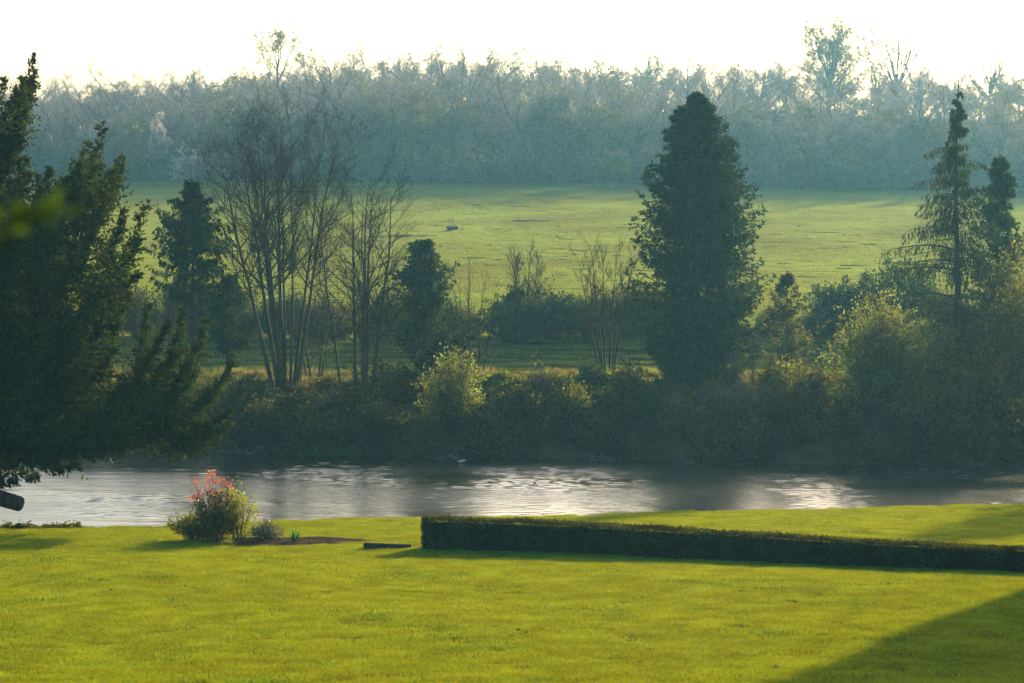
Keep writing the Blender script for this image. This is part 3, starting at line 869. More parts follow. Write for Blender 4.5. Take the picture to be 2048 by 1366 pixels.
dome('bare_tree', 1048, 168, 478, 52, 560, 'small vase shaped bare tree at the near edge of the field', 18, stems=2, limbs=7, r0=.09, base_r=.5,
     n=(12, 8, 7), lr=(.24, .44, .5), t0=.4, twig_r=.011, wig=.05)

def conifer(name, px, D, base_py, prof, label, seed, mat, nb=220, droop=.1, lift=.35, ncard=7, nsec=22, L=.30, W=.11, Rb=.75, bark='dark_bark', trunk_r=.3, clear=.0, lean=0.0, gap=0.0, cat='tree', bend=.15, tip=True, rag=1.0, top=1.0):
    """evergreen: prof is [(photo row, half width in photo px)] from the top down"""
    g = np.random.default_rng(seed)
    x, y, z = on_ground(px, D)
    s = D / 4817.0
    root = thing(name, (x, y, z), label, cat)
    zs = np.array([at(px, p_, D).z - z for p_, w in prof]); ws = np.array([w * s for p_, w in prof])
    H = zs[0]
    tr, cr = MB(), MB()
    zz_ = np.linspace(-.3, H * .97, 9)
    tr.tubes(np.column_stack([lean * zz_ / H + .04 * np.sin(zz_), .05 * np.cos(zz_ * .7), zz_]), trunk_r * np.linspace(1, .06, 9), 8)
    zlow = zs[-1]
    u = g.uniform(0, 1, nb) ** .9
    zt = zlow + (H * top - zlow) * u
    w = np.interp(zt, zs[::-1], ws[::-1])
    az = g.uniform(0, 2 * PI, nb)
    wob = 1 + rag * (.16 * np.sin(az * 3 + zt * 1.7 + seed) + .12 * np.sin(az * 2 - zt * 2.9) + .08 * np.sin(zt * 5.1 + az))
    k = np.where(g.uniform(0, 1, nb) < .7, g.uniform(.72, 1.0 + .22 * rag, nb), g.uniform(.3, .8, nb)) * wob
    T = np.column_stack([np.cos(az) * w * k, np.sin(az) * w * k, zt])
    zb = np.maximum(zt - np.maximum(w * k * lift, .1), .2)
    B = np.column_stack([lean * zb / H + T[:, 0] * .10, T[:, 1] * .10, zb])
    T[:, 0] += lean * zt / H
    keep = np.ones(nb, bool)
    if gap > 0: keep = g.uniform(0, 1, nb) > gap
    rb = np.minimum(Rb, .15 + .45 * w * k)
    plumes(cr, tr, B[keep], T[keep], rb[keep], g, nsec, ncard, L, W, droop, bend, rad=.014)
    if tip:
        B = np.array([[lean * .9, 0, H - 1.2]]); T2 = np.array([[lean, 0, H]])
        plumes(cr, tr, B, T2, np.array([.16]), g, 18, ncard, L * .6, W, droop, .0, taper=1.0)
    tr.build('trunk', M[bark], root); cr.build('crown', M[mat], root)
    return root
conifer('conifer', 1392, 138, 830, [(192, 8), (215, 32), (260, 62), (320, 88), (400, 116), (470, 136), (540, 146), (600, 138), (690, 120), (760, 96), (810, 56)],
        'biggest dark conifer, a broad dense cone standing on the far bank', 41, 'cypress', nb=620, nsec=24, ncard=8, L=.22, W=.085, Rb=.74, droop=.16, lift=.26, trunk_r=.42, gap=.02, rag=.45)
conifer('conifer', 1448, 141, 830, [(212, 3), (270, 9), (330, 20), (420, 36), (520, 60), (640, 72), (760, 56)],
        'narrow brownish conifer spire pressed against the right side of the biggest dark conifer', 42, 'larch', nb=130, nsec=15, ncard=5, L=.20, W=.06, Rb=.42, droop=.25, lift=.1, trunk_r=.2, rag=1.6, tip=False, top=.90)
conifer('cypress_tree', 386, 141, 780, [(362, 8), (385, 16), (402, 42), (440, 58), (490, 72), (530, 78), (565, 60), (590, 30)],
        'small dark weeping cypress with a bare lower trunk next to the yew', 43, 'cypress', nb=130, nsec=22, ncard=7, L=.24, W=.08, Rb=.55, droop=.6, lift=-.15, trunk_r=.2, rag=1.8)
conifer('evergreen_tree', 455, 144, 780, [(548, 10), (570, 34), (610, 54), (640, 58), (680, 40), (710, 20)],
        'low drooping evergreen between the weeping cypress and the largest bare tree', 44, 'cypress', nb=60, nsec=20, ncard=6, L=.24, W=.08, Rb=.6, droop=.55, lift=-.1, trunk_r=.16, tip=False, rag=1.8)
conifer('ivy_tree', 848, 141, 800, [(484, 16), (512, 42), (555, 54), (620, 78), (680, 98), (740, 104), (800, 80)],
        'dark ivy smothered tree behind the round yellow green bush', 45, 'ivy', nb=250, nsec=16, ncard=7, L=.16, W=.13, Rb=.6, droop=.1, lift=.3, trunk_r=.25, rag=2.0)
conifer('ivy_tree', 1030, 168, 690, [(578, 8), (600, 16), (640, 24), (680, 24)],
        'short ivy wrapped trunk at the foot of the vase shaped bare tree', 46, 'ivy', nb=50, nsec=12, ncard=6, L=.17, W=.14, Rb=.45, lift=.2, trunk_r=.15, tip=False, rag=1.8)
conifer('ivy_tree', 1574, 139, 830, [(548, 8), (580, 24), (640, 40), (700, 52), (760, 56), (820, 40)],
        'brownish ivy clad tree with budding twigs right of the biggest dark conifer', 47, 'bramble', nb=110, nsec=13, ncard=5, L=.16, W=.11, Rb=.6, droop=.1, lift=.3, trunk_r=.16, rag=2.0)
conifer('ivy_tree', 1994, 136, 850, [(285, 3), (330, 10), (370, 24), (430, 40), (500, 50), (580, 64), (680, 70), (780, 60)],
        'slim ivy clad tree with a ragged top right of the sparse larch', 48, 'ivy', nb=230, nsec=15, ncard=7, L=.17, W=.13, Rb=.5, droop=.15, lift=.2, trunk_r=.22, rag=2.2, tip=False, top=.93)

def larch():
    g = np.random.default_rng(51)
    D = 130.5; px = 1912
    x, y, z = on_ground(px, D); s = D / 4817.0
    root = thing('larch_tree', (x, y, z), 'tall sparse larch with a thin spire and ragged drooping side branches', 'tree')
    H = at(px, 152, D).z - z
    tr, cr = MB(), MB()
    zz_ = np.linspace(-.3, H, 12)
    ctr = lambda q: np.column_stack([.10 * np.sin(q * .35), .1 * np.cos(q * .3), q])
    tr.tubes(ctr(zz_), .27 * np.linspace(1, .05, 12) ** .9, 8)
    nb = 190
    zt = H * (1 - g.uniform(.02, 1, nb) ** .75 * .80)
    dep = (H - zt) / s
    w = np.interp(dep, [0, 60, 110, 180, 250, 320, 400, 470, 560], [3, 12, 22, 42, 74, 108, 140, 156, 145]) * s
    az = g.uniform(0, 2 * PI, nb); k = g.uniform(.4, 1.05, nb)
    B = ctr(zt); T = B + np.column_stack([np.cos(az) * w * k, np.sin(az) * w * k, -w * k * g.uniform(.0, .28, nb) + .12])
    # the long side limbs the photograph shows
    ex = [(1826, 372), (1804, 468), (1768, 506), (1782, 548), (1766, 604), (1850, 305), (1985, 390), (1860, 335), (1800, 620), (1968, 470), (1975, 330)]
    Tx = []; Bx = []
    for qx, qy in ex:
        q = at(qx, qy, D); zz2 = q.z - z
        Tx.append((q.x - x, g.uniform(-.6, .6), zz2)); Bx.append(ctr(np.array([zz2 + .15]))[0])
    plumes(cr, tr, B, T, np.minimum(.6, .08 + .24 * w * k), g, 17, 5, .24, .055, 1.0, -.05, ang=1.0, rad=.012, taper=.45)
    plumes(cr, tr, np.array(Bx), np.array(Tx), np.full(len(ex), .38), g, 26, 5, .24, .06, .9, -.10, ang=1.0, rad=.018, taper=.4)
    tr.build('trunk', M['dark_bark'], root); cr.build('crown', M['larch'], root)
larch()

# bushes of the bank and of the field edge
bush_thing('round_bush', on_ground(903, 132.4, -.1), 'round yellow green bush standing low in the middle of the far bank', 'bush', 2.1, 1.7, 4.3, M['willow'], M['twig'], stems=170, leaves=7000, L=.17, W=.085, stem_r=.012, inner=.25)
bush_thing('willow_bush', on_ground(1758, 130.2, -.2), 'big rounded yellow green willow bush in front of the larch', 'bush', 3.2, 2.4, 7.4, M['willow'], M['twig'], stems=300, leaves=22000, L=.19, W=.085, stem_r=.02, inner=.25)
bush_thing('willow_bush', on_ground(1862, 129.0, -.1), 'willow bush with yellow top directly below the larch trunk', 'bush', 2.6, 2.0, 6.4, M['willow'], M['twig'], stems=170, leaves=9500, L=.19, W=.085, stem_r=.02, inner=.25)
bush_thing('willow_bush', on_ground(2030, 131.0, -.2), 'loose green willow bush at the right end of the far bank', 'bush', 2.9, 2.4, 9.6, M['olive_leaf'], M['twig'], stems=170, leaves=9000, L=.19, W=.09, stem_r=.02, inner=.25)
bush_thing('willow_bush', on_ground(1945, 130.0, -.2), 'dark low sallow bush over the water between the two taller willows', 'bush', 2.3, 1.8, 4.6, M['olive_leaf'], M['twig'], stems=140, leaves=6500, L=.15, W=.07, stem_r=.016, inner=.25)
bush_thing('dark_bush', on_ground(1700, 171), 'dark rounded evergreen bush behind the gap right of the biggest conifer', 'bush', 4.4, 3.0, 4.0, M['ivy'], M['dark_bark'], stems=120, leaves=7000, L=.26, W=.17)
bush_thing('dark_bush', on_ground(1800, 168), 'taller dark evergreen bush beside the larch at the edge of the field', 'bush', 3.6, 3.0, 5.8, M['ivy'], M['dark_bark'], stems=110, leaves=6500, L=.26, W=.17)
bush_thing('dark_bush', on_ground(1110, 169), 'low dark bush across the shady meadow behind the small open bare tree', 'bush', 3.4, 2.4, 3.2, M['ivy'], M['dark_bark'], stems=100, leaves=5200, L=.26, W=.17)
bush_thing('dark_bush', on_ground(1225, 172), 'brushy brown bush half hidden behind the small open bare tree', 'bush', 2.8, 2.2, 3.2, M['bramble'], M['twig'], stems=90, leaves=2200, L=.22, W=.14)
bush_thing('dark_bush', on_ground(1012, 171), 'squat dark bush left in the hedge line below the vase shaped tree', 'bush', 2.0, 1.8, 2.8, M['ivy'], M['dark_bark'], stems=70, leaves=2600, L=.24, W=.16)
bush_thing('brown_bush', on_ground(770, 170), 'brown twiggy bush in the hedge line between the three trunk tree and the ivy tree', 'bush', 3.6, 2.4, 3.6, M['bramble'], M['twig'], stems=110, leaves=2200, L=.22, W=.14)
bush_thing('brown_bush', on_ground(640, 172), 'brown twiggy bush in the hedge line seen between the stems of the largest bare tree', 'bush', 3.8, 2.4, 3.4, M['bramble'], M['twig'], stems=110, leaves=2200, L=.22, W=.14)
bush_thing('brown_bush', on_ground(470, 172), 'dark twiggy bush in the hedge line behind the drooping evergreen', 'bush', 4.0, 2.4, 4.2, M['ivy'], M['twig'], stems=110, leaves=3400, L=.24, W=.15)
bush_thing('dark_bush', on_ground(500, 137), 'dark round bush at the foot of the largest bare tree', 'bush', 1.5, 1.3, 2.0, M['ivy'], M['dark_bark'], stems=60, leaves=2600, L=.18, W=.12)
bush_thing('brown_bush', on_ground(1470, 131.5, -.1), 'grey leafless scrub bush leaning over the water below the biggest conifer', 'bush', 3.4, 1.5, 2.7, M['bramble'], M['dead_stem'], stems=190, leaves=500, L=.14, W=.09, stem_r=.016, sub=6)
bush_thing('brown_bush', on_ground(1600, 131, -.1), 'dark leafless scrub bush over the water between the conifer and the willow', 'bush', 2.6, 1.5, 3.2, M['bramble'], M['twig'], stems=140, leaves=900, L=.14, W=.09, stem_r=.014, sub=6)

# ------------------------------------------------------------------ hedgerow between the meadow and the field
rng = np.random.default_rng(58)
th = []
for k in range(3):
    st, lf = bush(rng, 1.9, 1.7, 3.4, 110, (900, 1500, 2600)[k], .20, .13, .014, inner=.3, sub=5)
    a = MB()
    for part in (st, lf): a.add(np.concatenate(part.v), np.concatenate(part.q))
    th.append(template('hedgerow_clump', a, M['bramble'] if k < 2 else M['ivy']))
pts = []
for off in (0, 1.8, 3.6):
    x = np.arange(-62, 62, 1.9); pts.append(np.column_stack([x + rng.uniform(-.8, .8, len(x)), 169.5 + off + rng.uniform(-.7, .7, len(x)) + .0 * x]))
p = np.concatenate(pts); n_ = len(p)
sc = rng.uniform(.75, 1.2, n_) * .74 * (1 + .22 * np.sin(p[:, 0] * .23 + .5) + .12 * np.sin(p[:, 0] * .71))
scatter('hedgerow', np.column_stack([p, gz(p[:, 0], p[:, 1]) - .1]), np.column_stack([rng.normal(size=(n_, 2)) * .08, rng.uniform(0, 6.28, n_)]),
        np.column_stack([sc, sc, sc * rng.uniform(.8, 1.25, n_)]), rng.integers(0, 3, n_), th, 'brown green scrubby hedgerow between the shady meadow and the sunlit field', 'undergrowth')

# ------------------------------------------------------------------ undergrowth of the far bank
rng = np.random.default_rng(61)
def clump(rng, r, h, stems, leaves, L, W, mat, nm):
    st, lf = bush(rng, r, r, h, stems, leaves, L, W, .010, inner=.3, sub=4)
    a = MB()
    for part in (st, lf):
        a.add(np.concatenate(part.v), np.concatenate(part.q))
    return template(nm, a, mat)
tb = [clump(rng, 1.1, 1.5, 46, 520, .15, .10, M['bramble'], 'bramble_clump') for k in range(3)]
def strip(x0, x1, step, s0, s1, ds, g):
    o = []
    for s in np.arange(s0, s1, ds):
        x = np.arange(x0, x1, step); x = x + g.uniform(-.5, .5, len(x)) * step
        o.append(np.column_stack([x, edge_far(x) + s + g.uniform(-.5, .5, len(x)) * ds]))
    return np.concatenate(o)
p = strip(-36, 36, .95, -.3, 8.5, 1.05, rng); n_ = len(p)
p = p[(np.sin(p[:, 0] * 1.1 + p[:, 1] * .4) + np.sin(p[:, 0] * .37 - p[:, 1] * .9) + rng.normal(size=n_) * .5) > -.95]; n_ = len(p)
s_ = p[:, 1] - edge_far(p[:, 0])
sc = rng.uniform(.6, 1.25, n_) * np.interp(s_, [-.5, 2, 5, 8, 9], [.85, 1.0, .75, .40, .3]) * (1 + .3 * np.sin(p[:, 0] * .55 + 1) + .25 * np.sin(p[:, 0] * 1.7 + p[:, 1]))
scatter('undergrowth', np.column_stack([p, gz(p[:, 0], p[:, 1]) - .05]), np.column_stack([rng.normal(size=(n_, 2)) * .12, rng.uniform(0, 6.28, n_)]),
        np.column_stack([sc * 1.15, sc * 1.15, sc * rng.uniform(.35, 1.45, n_)]), rng.integers(0, 3, n_), tb, 'tangled brown green brambles covering the slope of the far bank', 'undergrowth')
ti = [clump(rng, .8, .75, 40, 650, .15, .13, M['sunlit_ivy'], 'ivy_clump') for k in range(2)]
p = strip(-2.2, 7.0, .62, 4.0, 9.6, .8, rng); n_ = len(p); sc = rng.uniform(.6, 1.2, n_)
scatter('ivy_cover', np.column_stack([p, gz(p[:, 0], p[:, 1]) + .25]), np.column_stack([rng.normal(size=(n_, 2)) * .2, rng.uniform(0, 6.28, n_)]),
        np.column_stack([sc, sc, sc]), rng.integers(0, 2, n_), ti, 'sunlit green ivy hummocks on top of the bank right of the round bush', 'ivy')

def tussock(rng, n, h, w):
    c = np.column_stack([rng.normal(size=(n, 2)) * .22, np.full(n, -.03)])
    a = MB(); a.cards(c, np.column_stack([rng.normal(size=(n, 2)) * .35, np.ones(n)]), h * rng.uniform(.5, 1.2, n), w, rng); return a
tu = [template('tussock', tussock(rng, 90, .5, .03), M['straw']), template('tussock', tussock(rng, 90, .4, .03), M['bramble'])]
p = strip(-36, 36, .55, 7.5, 15.5, .8, rng); p = p[np.sin(p[:, 0] * .8 + 1) * np.sin(p[:, 0] * .31 + p[:, 1]) > -.55]; n_ = len(p); sc = rng.uniform(.6, 1.5, n_)
scatter('tall_grass', np.column_stack([p, gz(p[:, 0], p[:, 1])]), np.column_stack([np.zeros(n_), np.zeros(n_), rng.uniform(0, 6.28, n_)]),
        np.column_stack([sc, sc, sc * rng.uniform(.6, 1.2, n_)]), (rng.uniform(size=n_) < .5).astype(int), tu, 'rough straw coloured grass along the brow of the far bank', 'grass')
spots = [(520, 134, 1.0), (600, 132.5, .8), (655, 135, 1.1), (745, 133, 1.0), (790, 136, .9), (1010, 133, .9), (1075, 136, 1.0), (1150, 132.5, 1.0), (1255, 134, 1.2), (1310, 132, .9), (1355, 131, 1.1), (1560, 134, 1.2), (1640, 132, 1.3), (1690, 130, .8), (1900, 129.5, 1.1), (1985, 129, .9), (470, 135, 1.2), (1180, 137, .8)]
pr_ = []
for k in range(4):
    c_ = [(M['bramble'], M['twig'], 1300), (M['ivy'], M['dark_bark'], 2200), (M['bramble'], M['dead_stem'], 350), (M['olive_leaf'], M['twig'], 1500)][k]
    pr_.append(None)
for q, (px, D, sz) in enumerate(spots):
    k = q % 4; loc_ = on_ground(px, D, -.1)
    lab = ('brown bramble bush on the slope of the far bank', 'small dark ivy bush on the slope of the far bank', 'grey twiggy bush on the slope of the far bank', 'olive green scrub bush on the slope of the far bank')[k]
    sc_ = (sz * rng.uniform(.9, 1.2), sz * rng.uniform(.9, 1.2), sz * rng.uniform(.8, 1.3))
    if pr_[k] is None:
        c_ = [(M['bramble'], M['twig'], 1300), (M['ivy'], M['dark_bark'], 2200), (M['bramble'], M['dead_stem'], 350), (M['olive_leaf'], M['twig'], 1500)][k]
        pr_[k] = bush_thing('scrub_bush', loc_, lab, 'bush', 1.3, 1.1, 2.1, c_[0], c_[1], group=('bramble bushes of the far bank', 'ivy bushes of the far bank', 'grey bushes of the far bank', 'olive bushes of the far bank')[k], rng=rng, stems=80, leaves=c_[2], L=.17, W=.10, stem_r=.012, sub=5)
        pr_[k].scale = sc_
    else:
        copy_thing(pr_[k], loc_, lab, rng.uniform(0, 6.28), sc_)

# bleached dead branches lying in the water's edge
def dead_branch(px, D, w, h, label, seed, n=9):
    g = np.random.default_rng(seed)
    x = at(px, 915, D).x
    root = thing('dead_branch', (x, float(edge_far(x)) - .5 + (D - 130) * 0, 0.0), label, 'dead branch', 'bleached branches along the water')
    az = g.uniform(0, 2 * PI, n)
    d = np.column_stack([np.cos(az) * 1.6, np.sin(az) * .5, g.uniform(.1, .8, n)])
    b = np.column_stack([g.uniform(-.5, .5, n) * w * .6, g.uniform(-.3, .6, n), np.full(n, -.05)])
    P, Rd = grow(b, d, np.full(n, w * .5) * g.uniform(.6, 1.1, n), np.full(n, .035), 7, .18, -.02, g)
    P[..., 2] = np.minimum(P[..., 2], h)
    P1, R1 = kids(P, Rd, 6, .25, .95, .8, .45, 5, .2, .03, .6, g, rmin=.012)
    a = MB(); a.tubes(P, Rd, 5); a.build('limb', M['dead_wood'], root)
    a = MB(); a.tubes(P1, R1, 3); a.build('twigs', M['dead_wood'], root)
dead_branch(895, 129, 3.2, .75, 'bleached dead branches sprawling in the water just above the brown duck', 71, 11)
dead_branch(1208, 128, 2.8, .8, 'bleached dead branches fanning out at the water left of the big conifer', 72, 11)
dead_branch(1420, 127, 3.4, 1.5, 'thick pale tangle of dead branches at the water below the big conifer', 73, 16)
dead_branch(1545, 126.5, 2.6, 1.1, 'pale dead branches drooping into the water left of the willow bush', 74, 12)
dead_branch(465, 131, 2.4, .5, 'low dead branches at the water just right of the yew', 75, 8)
dead_branch(1950, 124, 2.4, .9, 'pale dead branches at the water under the loose willow at the right end', 76, 9)
g = np.random.default_rng(77)
x = at(668, 905, 130).x; root = thing('reed_clump', (x, float(edge_far(x)) - .2, 0), 'bright green reed clump at the water edge of the far bank', 'reeds')
n_ = 420; c = np.column_stack([g.normal(size=n_) * .75, g.normal(size=n_) * .25, np.full(n_, -.05)])
a = MB(); a.cards(c, np.column_stack([g.normal(size=(n_, 2)) * .15, np.ones(n_)]), g.uniform(.35, .8, n_), .03, g); a.build('blades', M['reed'], root)

# ------------------------------------------------------------------ ducks and lily pads on the river
def duck(px, py, label, body_c, flank_c, rz, sc=1.0):
    D = CAMZ / -((at(px, py, 100).z - CAMZ) / 100)
    p = at(px, py, D)
    root = thing('duck', (p.x, p.y, -.03 * sc), label, 'duck', rz=rz, sc=sc)
    def lathe(mb, pts, rad, S=12, sq=1.0):
        pts = np.array(pts, float); mb.tubes(pts, np.array(rad, float), S)
    mb = MB()
    lathe(mb, [(-.34, 0, .16), (-.29, 0, .14), (-.20, 0, .10), (-.06, 0, .085), (.08, 0, .09), (.17, 0, .12), (.205, 0, .19), (.215, 0, .27), (.235, 0, .315), (.275, 0, .33), (.31, 0, .325), (.335, 0, .318)],
          [.006, .03, .075, .105, .108, .088, .055, .040, .050, .054, .040, .012])
    mb.build('body', plain_mat(label[:10] + ' plumage', body_c, .8), root)
    mb = MB(); lathe(mb, [(.32, 0, .318), (.35, 0, .31), (.385, 0, .302)], [.018, .018, .012], 8); mb.build('bill', plain_mat('bill', (.35, .22, .05), .5), root)
    for sy in (-1, 1):
        mb = MB(); lathe(mb, [(-.28, sy * .05, .17), (-.18, sy * .088, .155), (-.03, sy * .10, .13), (.09, sy * .092, .12), (.14, sy * .07, .12)], [.008, .03, .05, .045, .01], 8)
        mb.build('wing', plain_mat('flank', flank_c, .8), root)
duck(921, 926, 'brown duck with pale flanks swimming below the bleached branches', (.10, .06, .035), (.62, .56, .48), PI + .3, 1.05)
duck(628, 916, 'small dark water bird close to the far bank near the reeds', (.012, .012, .014), (.02, .02, .022), .4, .62)
g = np.random.default_rng(81)
lm = plain_mat('lily pads', (.20, .27, .14), .2, spec=.5)
lily = None
for k in range(46):
    px = g.uniform(1480, 2040); py = 925 + (px - 1480) * .028 + g.uniform(3, 26)
    D = CAMZ / -((at(px, py, 100).z - CAMZ) / 100); q = at(px, py, D)
    if lily is None:
        K = 12; an = .25 + np.arange(K + 1) * (2 * PI - .5) / K
        V = np.concatenate([[(0, 0, .0)], np.column_stack([np.cos(an) * .16, np.sin(an) * .16, .006 * np.sin(an * 3)])])
        V = np.concatenate([V, V - [0, 0, .008]])
        a = MB(); a.add(V, None, [(0, j, j + 1) for j in range(1, K + 1)] + [(K + 2, K + 3 + j, K + 2 + j) for j in range(1, K + 1)])
        lily = a.build('lily_pad', lm)
        o = lily
    else:
        o = lily.copy(); COL.objects.link(o)
    o.location = (q.x, q.y, .03); o.rotation_euler = (0, 0, g.uniform(0, 6)); s = g.uniform(.7, 1.6); o.scale = (s, s, 1)
    tag(o, 'small lily pad floating in the dark water below the willow bushes', 'lily pad', 'lily pads near the far bank')

# ------------------------------------------------------------------ the great yew at the left
def yew():
    g = np.random.default_rng(91)
    D0, X0 = 80.0, -21.0
    z0 = gz1(X0, D0)
    root = thing('yew_tree', (X0, D0, z0), 'huge dark evergreen with feathery upswept sprays filling the left of the picture', 'tree')
    def loc(px, py, D=80.0):
        q = at(px, py, D); return np.array([q.x - X0, D - D0, q.z - z0])
    tr, cr = MB(), MB()
    tr.tubes([(0, 0, -.4), (.1, 0, 2), (.0, .1, 5), (.4, 0, 9), (.8, 0, 13)], [.75, .6, .5, .35, .12], 12)
    # (tip px, tip py, base px, base py, base radius, depth)
    ex = [(72, 124, 10, 300, .95, 80), (66, 152, 0, 290, .8, 80.3), (60, 186, -20, 300, .8, 79.6), (48, 235, -30, 350, .8, 80), (40, 270, -30, 380, .8, 79.5), (22, 205, -60, 330, .9, 80), (8, 165, -70, 300, .9, 80.4), (-20, 120, -80, 280, .9, 80), (30, 295, -30, 400, .8, 80.2), (40, 175, -20, 330, .8, 80.5), (55, 200, -10, 330, .6, 79.5), (202, 256, 140, 470, 1.0, 80), (250, 318, 150, 470, .9, 80.5), (235, 350, 140, 520, .9, 79.5),
          (160, 330, 110, 480, .9, 79), (100, 342, 60, 470, .8, 80), (130, 360, 80, 480, .7, 79), (45, 320, 10, 450, .7, 80), (288, 418, 200, 590, .8, 80), (250, 425, 190, 540, .7, 80.5), (283, 480, 190, 620, .8, 80),
          (276, 545, 180, 640, .7, 79.5), (262, 590, 170, 690, .7, 80), (300, 618, 260, 780, .75, 80), (330, 650, 270, 760, .6, 79.5), (368, 622, 310, 790, .7, 80), (416, 642, 330, 800, .85, 80), (400, 690, 320, 800, .8, 79),
          (466, 732, 360, 840, .8, 80), (440, 770, 340, 850, .7, 80.5), (455, 822, 350, 870, .65, 80), (452, 850, 330, 890, .6, 79), (430, 880, 300, 890, .6, 80), (360, 700, 280, 820, .8, 80.5),
          (235, 650, 160, 760, .8, 80), (225, 700, 120, 800, .9, 79), (390, 750, 280, 840, .8, 78.5), (300, 720, 200, 830, .8, 78.5)]
    B = [loc(b, c, d) for a_, e, b, c, r, d in ex]; T = [loc(a_, e, d) for a_, e, b, c, r, d in ex]; Rb = [r for *_, r, d in ex]
    # drooping skirt along the bottom edge
    for px, py in [(30, 1015), (75, 1008), (120, 995), (0, 1018), (-30, 1020), (155, 985), (420, 905, ), (380, 915), (340, 912), (300, 925), (255, 930), (215, 945), (170, 950), (130, 960), (95, 972), (60, 975), (25, 985), (-20, 990), (310, 905), (230, 915), (150, 930), (70, 945), (10, 950)]:
        d = 80 + g.uniform(-2.5, 2.5)
        B.append(loc(px - 90, py - 95, d)); T.append(loc(px, py - 52, d)); Rb.append(.5)
    poly = [(-60, 130), (0, 150), (74, 122), (76, 185), (45, 250), (34, 310), (100, 350), (150, 325), (200, 258), (248, 322), (236, 415), (284, 420), (280, 520), (226, 650), (262, 700), (330, 700), (380, 715), (385, 750), (425, 785),
            (425, 850), (410, 890), (300, 920), (200, 945), (60, 972), (-60, 985)]
    def inside(px, py):
        c = False
        for (x1, y1), (x2, y2) in zip(poly, poly[1:] + poly[:1]):
            if (y1 > py) != (y2 > py) and px < (x2 - x1) * (py - y1) / (y2 - y1) + x1: c = not c
        return c
    k_ = 0
    while k_ < 240:
        px, py = g.uniform(-60, 460), g.uniform(125, 970)
        if inside(px, py) and inside(px + 14, py - 14) and py < 905:
            d = 80 + g.uniform(-3.2, 2.5); dx = g.uniform(20, 110); dy = g.uniform(90, 170)
            B.append(loc(px - dx, min(py + dy, 865 + .10 * max(0, 300 - px)), d)); T.append(loc(px, py, d)); Rb.append(g.uniform(.75, 1.25)); k_ += 1
    # body of the crown: limbs all round the trunk
    n = 170
    hh = g.uniform(4.8, 14.4, n)
    rm = np.interp(hh, [1.2, 2.3, 2.8, 4.0, 5.4, 6.2, 7.0, 8.5, 10.6, 11.6, 12.4, 13.3, 14.2], [3.6, 7.4, 9.0, 9.4, 9.2, 8.4, 7.2, 7.6, 7.2, 6.2, 5.8, 5.4, 3.8])
    az = g.uniform(0, 2 * PI, n); r = rm * np.sqrt(g.uniform(.08, .95, n))
    side = np.where(np.abs(np.sin(az)) > .8, .8, 1.0)
    Tt = np.column_stack([np.cos(az) * r * side, np.sin(az) * r * .75, hh])
    ln = g.uniform(2.2, 3.6, n)[:, None]
    out_ = np.column_stack([np.cos(az), np.sin(az), np.where(hh < 4, .35, 1.0)])
    Bb = Tt - norm(out_) * ln
    Bb[:, 2] = np.maximum(Bb[:, 2], 4.0)
    B = np.concatenate([np.array(B), Bb]); T = np.concatenate([np.array(T), Tt]); Rb = np.concatenate([np.array(Rb), g.uniform(.9, 1.4, n)])
    ne = len(B) - n; nx_ = len(ex)
    plumes(cr, None, B[:nx_], T[:nx_], Rb[:nx_] * 1.15, g, 60, 10, .13, .06, .0, .10, ang=.62, taper=1.0, spread=.5)
    plumes(cr, None, B[:ne], T[:ne], Rb[:ne], g, 44, 10, .16, .07, .03, .10, ang=.72, taper=.85, spread=.6)
    plumes(cr, None, B[ne:], T[ne:], Rb[ne:], g, 38, 7, .23, .11, .03, .10, ang=.72, taper=.8, spread=.6)
    # limbs to the plume roots
    P, Rd = [], []
    for b in B[::3]:
        h0 = min(max(b[2] + .3, 2.9), 12.5)
        s = np.linspace(0, 1, 6)[:, None]
        a0 = np.array([.3, 0, h0]); P.append(a0 * (1 - s) + b * s + np.array([0, 0, .3]) * 4 * s * (1 - s)); Rd.append(np.linspace(.16, .03, 6))
    tr.tubes(np.array(P), np.array(Rd), 6)
    tr.build('trunk', M['dark_bark'], root)
    cr.build('crown', M['yew'], root)
    # sawn off limb low on the left
    e = loc(40, 1008, 76); b = loc(-190, 940, 78)
    s = np.linspace(0, 1, 7)[:, None]
    a = MB(); a.tubes(np.concatenate([b * (1 - s) + e * s, [e + np.array([.05, 0, -.015])]]), np.append(np.linspace(.34, .24, 7), .02), 14)
    a.build('limb', M['dark_bark'], root)
yew()

